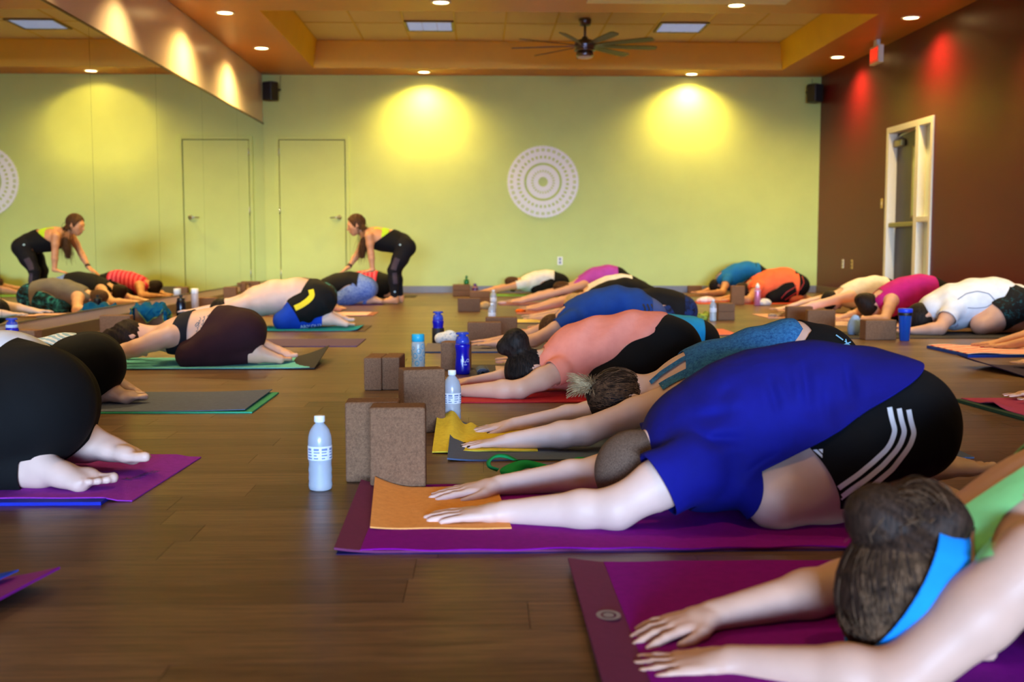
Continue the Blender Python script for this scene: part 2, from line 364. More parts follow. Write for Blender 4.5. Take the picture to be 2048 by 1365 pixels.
# fluorescent troffers in the tile coffer
M_tro = mat('troffer_lens', (190, 205, 235), .35, var=.08, nscale=5, emit=((190, 212, 255), .55)); M_trod = mat('troffer_frame', (120, 105, 60), .5, var=.03)  # weak lens glow put in for bluish daylight reflected by the troffers
for x, lab in ((-.61, 'square fluorescent ceiling troffer to the left of the fan'), (2.49, 'square fluorescent ceiling troffer to the right of the fan')):
    t = thing('ceiling_troffer', lab, 'ceiling light', (x, 14.12, ZC), 0, 'fluorescent ceiling troffers')
    b = MB()
    for a in (((-.3, -.3, -.02), (-.27, .3, .0)), ((.27, -.3, -.02), (.3, .3, 0)), ((-.27, -.3, -.02), (.27, -.28, 0)), ((-.27, .28, -.02), (.27, .3, 0))): b.box(*a)
    b.build('troffer_frame', M_trod, t)
    for k in range(3): MB().box((-.265+.18*k, -.275, -.010), (-.265+.18*k+.17, .275, -.004)).build('lens', M_tro, t)
    b = MB()
    for k in range(9): b.box((-.268, -.27+.06*k, -.016), (.268, -.266+.06*k, -.010))
    b.build('louvre', mat('louvre_white', (170, 185, 225), .4, var=0), t)
# ceiling fan
M_fan = mat('brushed_nickel', (110, 104, 110), .3, metal=1, var=.03); M_blade = mat('fan_blade_dark', (72, 58, 40), .45, var=.1)
t = thing('ceiling_fan', 'nine-bladed ceiling fan with a brushed metal motor hanging in the coffer', 'fan', (1.26, 13.67, ZC))
MB().lathe([(.075, 0), (.078, -.02), (.07, -.075), (.045, -.085)], 24).build('canopy', M_fan, t, True)
MB().lathe([(.014, -.06), (.014, -.24)], 12).build('downrod', M_fan, t, True)
MB().lathe([(.03, -.21), (.045, -.235), (.10, -.255), (.125, -.285), (.125, -.335), (.11, -.35), (.128, -.36), (.128, -.375), (.10, -.385)], 32).build('motor_housing', M_fan, t, True)
MB().lathe([(.10, -.38), (.105, -.43), (.095, -.445)], 32).build('light_collar', M_fan, t, True)
MB().lathe([(.092, -.44), (.085, -.456), (.05, -.466), (.001, -.47)], 32, cap=False).build('light_lens', mat('frosted_lens', (205, 195, 190), .4, var=0), t, True)
for k in range(9):
    a = math.radians(8+40*k); R_ = Matrix.Rotation(a, 4, 'Z') @ Matrix.Translation((0, 0, -.315)) @ Matrix.Rotation(math.radians(-13), 4, 'X')
    b = MB(); pr = [(.20, .030), (.30, .042), (.5, .052), (.7, .056), (.84, .056), (.885, .035)]
    vs = [(x, s_*w_, z_) for z_ in (-.004, .004) for x, w_ in pr for s_ in (-1, 1)]; n = len(pr)*2
    fs = []
    for q in range(len(pr)-1):
        i = 2*q; fs += [(i, i+1, i+3, i+2), (n+i, n+i+2, n+i+3, n+i+1), (i, i+2, n+i+2, n+i), (i+1, n+i+1, n+i+3, i+3)]
    fs += [(0, n, n+1, 1), (n-2, n-1, 2*n-1, 2*n-2)]
    b.add([tuple(R_ @ Vector(v)) for v in vs], fs); bl = b.build('fan_blade', M_blade, t)
    MB().box((.10, -.022, -.008), (.24, .022, .004), R_).build('blade_iron', M_fan, bl, bevel=.003)
# white radiant heater panel hung below the soffit
t = tag(MB().box((1.02, 10.2, 2.965), (2.93, 10.93, 2.985)).build('heater_panel', M_white, bevel=.004), 'white radiant heater panel at the ceiling, cut by the top edge', 'heater')
MB().box((1.05, 10.3, 2.985), (2.9, 10.36, ZS)).build('hanger_rail', M_steel, t); MB().box((1.05, 10.75, 2.985), (2.9, 10.81, ZS)).build('hanger_rail', M_steel, t)
# exit sign
t = thing('exit_sign', 'red lettered exit sign hung from the ceiling over the side door', 'sign', (4.55, 13.0, ZS))
MB().box((-.03, -.15, -.27), (.03, .15, -.07)).build('sign_box', M_white, t, bevel=.006)
MB().box((-.02, -.05, -.07), (.02, .05, 0)).build('mount', M_white, t)
M_exit = mat('exit_face', (228, 96, 74), .5, var=0, emit=((255, 80, 50), .25)); M_exl = mat('exit_letters', (255, 44, 26), .5, var=0, emit=((255, 26, 14), 2.0))
MB().box((-.033, -.135, -.255), (-.0295, .135, -.085)).build('sign_face', M_exit, t)
def text_obj(body, size, m, parent, M, name='lettering', extrude=.0008, sx=1.0):
    cu = bpy.data.curves.new('txt', 'FONT'); cu.body = body; cu.size = size; cu.align_x = 'CENTER'; cu.align_y = 'CENTER'; cu.extrude = extrude; cu.resolution_u = 3
    o = bpy.data.objects.new('txt', cu); dg = bpy.context.evaluated_depsgraph_get(); COL.objects.link(o); dg.update()
    me = bpy.data.meshes.new_from_object(o.evaluated_get(bpy.context.evaluated_depsgraph_get())); bpy.data.objects.remove(o)
    me.transform(M @ Matrix.Diagonal((sx, 1, 1, 1))); me.materials.clear(); me.materials.append(m)
    q = bpy.data.objects.new(name, me); COL.objects.link(q)
    if parent: q.parent = parent
    return q
text_obj('EXIT', .17, M_exl, t, Matrix.Translation((-.0345, 0, -.17)) @ Matrix(((0, 0, -1, 0), (-1, 0, 0, 0), (0, 1, 0, 0), (0, 0, 0, 1))), sx=.62)
# corner loudspeakers
M_spk = mat('speaker_black', (24, 22, 26), .5, var=.1)
for x, rz, lab in ((XL+.13, -.6, 'small black loudspeaker bracketed high in the left corner'), (XR-.13, .6, 'small black loudspeaker bracketed high in the right corner by the maroon wall')):
    t = thing('loudspeaker', lab, 'loudspeaker', (x, YB-.16, 2.64), rz, 'corner loudspeakers')
    MB().box((-.085, -.075, 0), (.085, .075, .25)).build('cabinet', M_spk, t, bevel=.015, seg=3)
    MB().box((-.072, -.081, .012), (.072, -.074, .238)).build('grille', mat('speaker_grille', (38, 34, 36), .8, var=.2, nscale=400), t, bevel=.004)
    MB().tube([(0, .07, .14), (0, .12, .16), (.03, .17, .16)], .012, 8).build('bracket', M_spk, t, True)
    MB().tube([(.02, .075, .2), (.06, .11, .12), (.08, .12, .34)], .003, 6).build('cable', M_spk, t, True)
# wall plates
M_plate = mat('white_plate', (236, 234, 226), .4, var=0); M_plb = mat('brass_plate', (200, 170, 100), .35, var=.03); M_slot = mat('dark_slot', (50, 46, 44), .6, var=0)
def plate(kind, loc, rz, label, m, cat, slots):
    t = thing(kind, label, cat, loc, rz)
    MB().box((-.036, -.006, -.058), (.036, 0, .058)).build('plate', m, t, bevel=.003)
    for z in slots: MB().box((-.015, -.0075, z-.018), (.015, -.005, z+.018)).build('socket' if len(slots) > 1 else 'switch_rocker', M_slot if m is M_plb and len(slots) > 1 else (M_plate if len(slots) == 1 else M_greyb), t)
p = onY(1120, 522, YB); plate('power_outlet', (p[0], YB, p[2]), 0, 'white double outlet on the green wall below the wall medallion', M_plate, 'outlet', (-.024, .024))
for px, py, k, lab, m, cat, sl in ((1764, 407, 'light_switch', 'brass light switch plate beside the white door frame', M_plb, 'switch', (0.0,)), (1686, 528, 'power_outlet', 'white outlet plate low on the maroon wall near the corner', M_plate, 'outlet', (-.024, .024)), (1704, 529, 'power_outlet', 'narrow brass outlet plate low on the maroon wall', M_plb, 'outlet', (-.024, .024))):
    p = onX(px, py, XR); plate(k, (XR, p[1], p[2]), math.radians(-90), lab, m, cat, sl)
# white lace-like wall medallion
def medallion():
    R = .497; zc = 1.551; xc = .884
    t = thing('wall_medallion', 'round white cut-out lace medallion on the green wall', 'wall decor', (xc, YB-.006, zc))
    mm = mat('white_cutout', (240, 242, 250), .7, var=0)
    th = .004
    def ring(r0, r1, n=128, scal=0.0, ns=36):
        b = MB(); vs = []; fs = []
        for z in (0, -th):
            for i in range(n):
                a = 2*math.pi*i/n; ro = r1*(1+scal*(abs(math.sin(a*ns/2))**.6-1)); vs += [(r0*math.cos(a), z, r0*math.sin(a)), (ro*math.cos(a), z, ro*math.sin(a))]
        m_ = 2*n
        for i in range(n):
            j = (i+1) % n; fs += [(2*i, 2*i+1, 2*j+1, 2*j), (m_+2*i, m_+2*j, m_+2*j+1, m_+2*i+1), (2*i+1, m_+2*i+1, m_+2*j+1, 2*j+1), (2*i, 2*j, m_+2*j, m_+2*i)]
        b.add(vs, fs); return b
    def bars(n, r0, r1, frac, off=0.0):
        """white bridges between evenly spaced openings"""
        for i in range(n):
            b = MB(); a = 2*math.pi*(i+off)/n; da = math.pi/n*frac
            vs = [(r*math.cos(a+s*da), z, r*math.sin(a+s*da)) for z in (0, -th) for r in (r0, r1) for s in (-1, 1)]
            b.add(vs, [(0, 1, 3, 2), (4, 6, 7, 5), (0, 2, 6, 4), (1, 5, 7, 3)]); b.build('bridge', mm, t)
    r = lambda q: q*R/570
    ring(r(76), r(152)).build('ring', mm, t); bars(26, r(150), r(192), .55); ring(r(190), r(266)).build('ring', mm, t)
    ring(r(304), r(372)).build('ring', mm, t); bars(36, r(370), r(418), .52); ring(r(416), r(486)).build('ring', mm, t)
    bars(36, r(484), r(530), .46, .5); ring(r(528), r(574), 288, .035, 36).build('ring', mm, t)
    for i in range(36):
        a = 2*math.pi*i/36; c, s_ = math.cos(a), math.sin(a); R0, R1, w_ = r(556), r(588), r(12)
        b = MB(); vs = [(R0*c-w_*s_, z, R0*s_+w_*c) for z in (0, -th)]+[(R0*c+w_*s_, z, R0*s_-w_*c) for z in (0, -th)]+[(R1*c, z, R1*s_) for z in (0, -th)]
        b.add(vs, [(1, 5, 3), (0, 2, 4), (0, 4, 5, 1), (2, 3, 5, 4)]); b.build('point', mm, t)
    for i in range(36):
        a = 2*math.pi*i/36; b = MB(); M_ = Matrix.Translation((r(507)*math.cos(a), 0, r(507)*math.sin(a))) @ Matrix.Rotation(math.radians(90), 4, 'X')
        b.lathe([(r(9), 0), (r(9), th)], 8, M_); b.build('dot', mm, t)
medallion()
# ================================================================== implicit-surface figures
A_ = lambda *v: np.array(v, float)
def nrm(v): v = np.asarray(v, float); return v/(np.linalg.norm(v)+1e-12)
class Prim:
    __slots__ = ('t', 'a', 'b', 'p', 'k', 'tag', 'lo', 'hi', 'R')
    def __init__(s, t, a, b, p, k, tag, R=None):
        f4 = np.float32; s.t, s.a, s.b, s.p, s.k, s.tag, s.R = t, np.asarray(a, f4), np.asarray(b, f4), tuple(float(v) for v in p), float(k), tag, (None if R is None else np.asarray(R, f4))
        r = max(p); s.lo = np.minimum(s.a, s.b)-r; s.hi = np.maximum(s.a, s.b)+r
    def d(s, P):
        if s.t == 'rc':                                   # tapered capsule
            ba = s.b-s.a; pa = P-s.a; t = np.clip(pa@ba/max(ba@ba, 1e-12), 0, 1)
            return np.sqrt(((pa-t[:, None]*ba)**2).sum(1))-(s.p[0]+(s.p[1]-s.p[0])*t)
        if s.t == 'ec':                                   # tapered capsule of elliptical section, R = side direction
            ba = s.b-s.a; L = np.linalg.norm(ba); u = ba/max(L, 1e-9); pa = P-s.a; t = np.clip(pa@u/max(L, 1e-9), 0, 1)
            q = pa-t[:, None]*ba; sd = nrm(s.R-u*(s.R@u)).astype(np.float32); n = np.cross(u, sd).astype(np.float32)
            rs = s.p[0]+(s.p[2]-s.p[0])*t; rn = s.p[1]+(s.p[3]-s.p[1])*t; rm = np.minimum(rs, rn)
            qs, qn, qu = q@sd, q@n, q@u
            k0 = np.sqrt((qs/rs)**2+(qn/rn)**2+(qu/rm)**2); k1 = np.sqrt((qs/rs**2)**2+(qn/rn**2)**2+(qu/rm**2)**2)
            return k0*(k0-1)/np.maximum(k1, 1e-6)
        q = (P-s.a)@s.R.T; r = np.asarray(s.p, np.float32)            # ellipsoid, R rows = axes
        k0 = np.sqrt(((q/r)**2).sum(1)); k1 = np.sqrt(((q/r**2)**2).sum(1))
        return k0*(k0-1)/np.maximum(k1, 1e-6)
def rc(a, b, ra, rb, k=.02, tag=''): return Prim('rc', a, b, (ra, rb), k, tag)
def ec(a, b, s0, n0, s1, n1, side, k=.03, tag=''): return Prim('ec', a, b, (s0, n0, s1, n1), k, tag, np.asarray(side, float))
def el(c, radii, R=None, k=.02, tag=''): return Prim('el', c, c, tuple(radii), k, tag, np.eye(3) if R is None else np.asarray(R, float))
def field(prims, P, infl=0.0, far=.06):
    D = np.full(len(P), .5, np.float32); P = P.astype(np.float32)
    for s in prims:
        m = s.k+far+infl
        w_ = np.nonzero(((P > s.lo-m) & (P < s.hi+m)).all(1))[0]
        if len(w_) == 0: continue
        d = s.d(P[w_])-infl; o = D[w_]; k = s.k
        hh = np.maximum(k-np.abs(o-d), 0)/k
        D[w_] = np.minimum(o, d)-hh*hh*k*.25
    return D
def field_b(prims, B, ctr, half, infl):
    """same field on blocks of points B (nb, 64, 3), blocks picked by their centres"""
    D = np.full(B.shape[:2], .5, np.float32)
    for s in prims:
        m = s.k+infl+half+.004
        w_ = np.nonzero(((ctr > s.lo-m) & (ctr < s.hi+m)).all(1))[0]
        if len(w_) == 0: continue
        d = (s.d(B[w_].reshape(-1, 3))-infl).astype(np.float32).reshape(len(w_), -1); o = D[w_]; k = s.k
        hh = np.maximum(k-np.abs(o-d), 0)/k
        D[w_] = np.minimum(o, d)-hh*hh*(k*.25)
    return D
def iso(prims, h, infl=0.0, extra=None):
    """surface nets over a sparse grid -> verts, quads"""
    lo = np.min([s.lo for s in prims], 0)-infl-.03; hi = np.max([s.hi for s in prims], 0)+infl+.03
    n = np.ceil((hi-lo)/(4*h)).astype(int)+1
    gx = [lo[i]+4*h*(np.arange(n[i])+.375) for i in range(3)]      # centres of the 4x4x4 point blocks
    C = np.stack(np.meshgrid(*gx, indexing='ij'), -1).reshape(-1, 3)
    dc = field(prims, C, infl, 4*h*1.3+.012); act = (np.abs(dc) < 4*h*1.12+(.012 if extra is not None else .003))
    D = np.repeat(np.repeat(np.repeat(np.where(dc < 0, -.05, .05).astype(np.float32).reshape(n), 4, 0), 4, 1), 4, 2)
    bi = np.argwhere(act.reshape(n))*4
    off = np.stack(np.meshgrid(*[np.arange(4)]*3, indexing='ij'), -1).reshape(-1, 3)
    pi = bi[:, None, :]+off[None]
    B = (lo+pi*h).astype(np.float32)
    d = field_b(prims, B, C[act], 2*h, infl)
    if extra is not None: d = d+extra(B.reshape(-1, 3)).reshape(d.shape).astype(np.float32)
    pi = pi.reshape(-1, 3); D[pi[:, 0], pi[:, 1], pi[:, 2]] = d.ravel()
    N = np.array(D.shape); S = D < 0; cells = []; pts = []; quads = []; flips = []
    st = np.array([N[1]*N[2], N[2], 1])
    for ax in range(3):
        a = [slice(None)]*3; b = [slice(None)]*3; a[ax] = slice(0, -1); b[ax] = slice(1, None)
        cr = np.argwhere(S[tuple(a)] != S[tuple(b)])
        if len(cr) == 0: continue
        u, v = (ax+1) % 3, (ax+2) % 3
        cr = cr[(cr[:, u] > 0) & (cr[:, v] > 0)]
        e1 = cr.copy(); e1[:, ax] += 1
        d0 = D[cr[:, 0], cr[:, 1], cr[:, 2]]; d1 = D[e1[:, 0], e1[:, 1], e1[:, 2]]
        p = cr.astype(float); p[:, ax] += d0/(d0-d1)
        base = cr@st; q = np.stack([base-st[u]-st[v], base-st[v], base, base-st[u]], 1)
        q = np.where((d0 < 0)[:, None], q, q[:, ::-1]); quads.append(q)
        for k in range(4): cells.append(q[:, k]); pts.append(p)
    cells = np.concatenate(cells); pts = np.concatenate(pts)
    uq, inv = np.unique(cells, return_inverse=True); cnt = np.bincount(inv)
    V = np.stack([np.bincount(inv, pts[:, i])/cnt for i in range(3)], 1)
    Q = np.searchsorted(uq, np.concatenate(quads))
    return lo+V*h, Q.astype(np.int32)
def clip(V, Q, phi):
    """keep phi<0 with a clean, smooth edge at phi=0"""
    f = phi(V); ins = f < 0; keep = ins[Q].any(1); Q = Q[keep]
    acc = np.zeros_like(V); cnt = np.zeros(len(V))
    for i in range(4):
        for a, b in ((Q[:, i], Q[:, (i+1) % 4]), (Q[:, (i+1) % 4], Q[:, i])):
            m = ins[a] & ~ins[b]; a_, b_ = a[m], b[m]; t = f[a_]/(f[a_]-f[b_]); p = V[a_]+t[:, None]*(V[b_]-V[a_])
            np.add.at(acc, b_, p); np.add.at(cnt, b_, 1)
    W = V.copy(); mv = cnt > 0; W[mv] = acc[mv]/cnt[mv][:, None]
    for i in range(4):                                   # diagonal corners
        c = Q[:, i]; m = ~ins[c] & ~mv[c]; c = c[m]
        if len(c): W[c] = .5*(W[Q[m][:, (i+1) % 4]]+W[Q[m][:, (i+3) % 4]])
    us, inv = np.unique(Q, return_inverse=True)
    return W[us], inv.reshape(-1, 4)
def creases(segs, Y, amp=.011, wid=.011):
    """fabric valleys along image-drawn lines, carried straight through the depth of the garment"""
    L = [(onY(a, b, Y)[[0, 2]], onY(c, d, Y)[[0, 2]], k) for a, b, c, d, k in segs]
    def fn(P):
        Q = P[:, [0, 2]]; o = np.zeros(len(P))
        for a, b, k in L:
            e = b-a; t = np.clip((Q-a)@e/(e@e), 0, 1); d = np.sqrt(((Q-a-t[:, None]*e)**2).sum(1)); tp = np.sin(np.clip(t, .06, .94)*math.pi)
            o += k*amp*tp*(np.exp(-(d/wid)**2)-.55*np.exp(-((d-2.2*wid)/(1.3*wid))**2))
        return o
    return fn
def folds(seed, amp, freq, main=(1, 0, 0), warp=1.0):
    r = np.random.RandomState(seed); ks = [np.asarray(main)*freq*(.6+.8*r.rand())+r.randn(3)*freq*.22 for _ in range(5)]; ph = r.rand(5)*6.28; ws = r.randn(5, 3)*5
    def fn(P):
        s_ = 0
        for k, p_, w_ in zip(ks, ph, ws):
            q = np.sin(P@k+p_+warp*np.sin(P@w_+p_*2)); s_ = s_+np.sign(q)*np.abs(q)**1.3
        m_ = .5+.5*np.sin(P@ws[0]*1.3+ph[1])
        return amp*s_*.45*m_
    return fn
# ------------------------------------------------------------------ anatomy
def hand(out, W, d, n, s, sz=1.0, curl=.25, spread=.16, tag='hand', tips=None, lift=0.0, bend=(1, 1, 1, 1)):
    """W wrist, d finger direction, n back-of-hand normal, s towards the thumb"""
    d, n, s = nrm(d), nrm(n), nrm(s); z = sz
    K = W+d*.088*z
    out.append(ec(W-d*.012*z, W+d*.03*z, .027*z, .020*z, .034*z, .018*z, s, .012, tag))
    out.append(ec(W+d*.03*z, K-d*.006, .034*z, .018*z, .040*z, .0125*z, s, .012, tag))
    for i, (o, L, r) in enumerate(((.031, .074, .0088), (.0105, .082, .009), (-.0105, .076, .0086), (-.030, .060, .0078))):
        a = K+s*o*z-d*(.004+.012*(i == 3)-.004*(i == 1))*z; dd = nrm(d+s*(spread*(1.5-i)/1.5*.6)); c = curl*bend[i]
        p = a-d*.02*z; out.append(rc(p, a, r*1.05*z, r*1.08*z, .008, tag))
        for j, (fr, up) in enumerate(((.44, lift), (.31, -c), (.25, -c*1.25))):
            q = a+nrm(dd+n*up)*L*fr*z; out.append(rc(a, q, r*z*(1.04-.07*j), r*z*(.98-.09*j), .003, tag)); a = q
        if tips is not None: tips.append((a, nrm(dd-n*c), n, s, r*z))
    b = W+d*.022*z+s*.022*z; q = b+(d*.026+s*.026-n*.004)*z; e = q+(d*.030+s*.012-n*.004)*z; g = e+(d*.024+s*.003-n*.002)*z
    out += [rc(b, q, .0165*z, .0125*z, .012, tag), rc(q, e, .0115*z, .0100*z, .004, tag), rc(e, g, .0098*z, .0078*z, .003, tag)]
    if tips is not None: tips.append((g, nrm(d+s*.2), n, s, .009*z))
def foot(out, An, d, n, s, sz=1.0, tag='foot', toes=True, heel=1.0, point=.0):
    """An ankle, d ankle->toe direction, n sole normal, s towards the big toe"""
    d, n, s = nrm(d), nrm(n), nrm(s); z = sz
    he = An+(n*.034-d*.012)*z*heel
    out += [el(he, (.034*z, .031*z, .033*z), np.stack([d, s, n]), .03, tag), rc(An-d*.01, An+d*.02*z, .034*z, .032*z, .03, tag)]
    mid = An+(d*.075+n*.006)*z; ball = An+(d*.135+n*.004)*z
    out += [ec(An+d*.01*z+n*.01*z, mid, .031*z, .033*z, .035*z, .024*z, s, .03, tag), ec(mid, ball, .035*z, .024*z, .043*z, .018*z, s, .03, tag), rc(An+(d*.02+n*.028-s*.008)*z, ball-s*.02*z, .024*z, .018*z, .03, tag)]
    out += [el(ball+(s*.02+n*.006)*z, (.026*z, .021*z, .019*z), np.stack([d, s, n]), .02, tag)]
    for i, (o, L, r) in enumerate(((.030, .050, .0135), (.011, .046, .0098), (-.006, .042, .0092), (-.021, .036, .0088), (-.034, .028, .0085))):
        a = ball+(s*o+d*(.012-.009*max(0, i-1)))*z; b = a+(d*L*.55+n*.004)*z; c = b+(d*L*.40+n*.006)*z
        out += [rc(a, b, r*z, r*z*.9, .006, tag), rc(b, c, r*z*.92, r*z*1.02, .004, tag)]
def head(out, c, crown, face, side, sz=1.0, neck=None, nr=.05, k=.03):
    crown, face, side = nrm(crown), nrm(face), nrm(side); z = sz; R = np.stack([side, crown, face])
    P = lambda a, b, f: c+(side*a+crown*b+face*f)*z
    out += [el(P(0, .025, -.012), (.076*z, .092*z, .096*z), R, .02, 'head'), el(P(0, -.035, .030), (.060*z, .070*z, .058*z), R, .04, 'head'), el(P(0, -.088, .050), (.030*z, .024*z, .026*z), R, .035, 'head')]
    out += [el(P(0, .018, .078), (.052*z, .018*z, .014*z), R, .02, 'head'), rc(P(0, .006, .083), P(0, -.032, .104), .008*z, .0125*z, .012, 'head'), el(P(0, -.058, .084), (.024*z, .0075*z, .010*z), R, .012, 'head'), el(P(0, -.070, .080), (.021*z, .0085*z, .010*z), R, .012, 'head'), el(P(.040, -.02, .062), (.018*z, .016*z, .014*z), R, .02, 'head'), el(P(-.040, -.02, .062), (.018*z, .016*z, .014*z), R, .02, 'head')]
    for q in (-1, 1):
        out += [el(P(q*.076, -.008, -.008), (.007*z, .031*z, .018*z), R, .006, 'head'), el(P(q*.080, .010, -.014), (.006*z, .014*z, .013*z), R, .004, 'head'), el(P(q*.078, -.032, -.002), (.006*z, .009*z, .008*z), R, .004, 'head')]
    if neck is not None: out.append(rc(P(0, -.045, -.022), neck, nr*z, nr*1.12*z, k, 'neck'))
def solid(name, prims, h, m, parent, infl=0.0, extra=None, phi=None, thick=0.0):
    V, Q = iso(prims, h, infl, extra)
    if phi is not None: V, Q = clip(V, Q, phi)
    o = link_mesh(name, V, Q, m, parent)
    if thick:
        s = o.modifiers.new('thickness', 'SOLIDIFY'); s.thickness = thick; s.offset = -1
    return o
def cuts(*cs, infl=0.0):
    """each cut: (point, normal pointing to the removed side, reach or None, parts the cut must not touch)"""
    def phi(V):
        f = np.full(len(V), -1.0)
        for c in cs:
            p, n, R, pro = (tuple(c)+(None, None))[:4]; d = (V-np.asarray(p))@nrm(n)
            if pro: d = np.minimum(d, field(pro, V, infl)-.010)
            if R is not None: d = np.where(((V-np.asarray(p))**2).sum(1) < R*R, d, -1.0)
            f = np.maximum(f, d)
        return f
    return phi
HAIRM = {}
def hair_mat(name, c0, c1, stretch=(60, 60, 6), rough=.55):
    if name in MATS: return MATS[name]
    t = NT(name); v = t.coord('Object', stretch); n = t.noise(2.2, 5, v, .6, .4)
    t.base(t.ramp(n, [(.32, lin(c0)), (.72, lin(c1))])); t.b.inputs['Roughness'].default_value = rough; t.b.inputs['Specular IOR Level'].default_value = .12
    t.bump(n, .28, .005); MATS[name] = t.m; return t.m
def strands(name, curves, m, parent, r0=.0016, r1=.0004, n=3):
    """many tapered hair strands in one mesh; curves: list of (k,3) arrays"""
    vs = []; fs = []; o = 0
    for c in curves:
        k = len(c); T = np.gradient(c, axis=0); T /= np.linalg.norm(T, axis=1)[:, None]+1e-9
        up = np.tile(A_(.3, .2, .93), (k, 1)); a = np.cross(T, up); a /= np.linalg.norm(a, axis=1)[:, None]+1e-9; b = np.cross(a, T)
        rr = np.linspace(r0, r1, k)[:, None]
        for j in range(n):
            t = 2*math.pi*j/n; vs.append(c+rr*(a*math.cos(t)+b*math.sin(t)))
        I = o+np.arange(n)[:, None]*k+np.arange(k)[None]
        for j in range(n):
            j2 = (j+1) % n; fs.append(np.stack([I[j, :-1], I[j2, :-1], I[j2, 1:], I[j, 1:]], 1))
        o += n*k
    return link_mesh(name, np.concatenate(vs), np.concatenate(fs), m, parent)
def cap_strands(prims, root_pts, to, steps=12, infl=.014, seed=1, jit=.01, end_jit=.012):
    """strands laid over a hair cap from root points towards a gathering point"""
    r = np.random.RandomState(seed); res = []
    for p in root_pts:
        q = np.asarray(p, float); e = np.asarray(to)+r.randn(3)*end_jit; t = np.linspace(0, 1, steps)[:, None]
        res.append(q+(e-q)*t+r.randn(3)*jit*np.sin(t*3.14))
    C = np.array(res); X = C.reshape(-1, 3)
    for _ in range(4):                                    # push onto the cap surface
        d = field(prims, X, infl); g = np.stack([field(prims, X+e_, infl)-d for e_ in np.eye(3)*1e-3], 1); g /= np.linalg.norm(g, axis=1)[:, None]+1e-9
        X = X-g*np.where(np.abs(d) < .05, d, 0)[:, None]
    return list(X.reshape(C.shape))
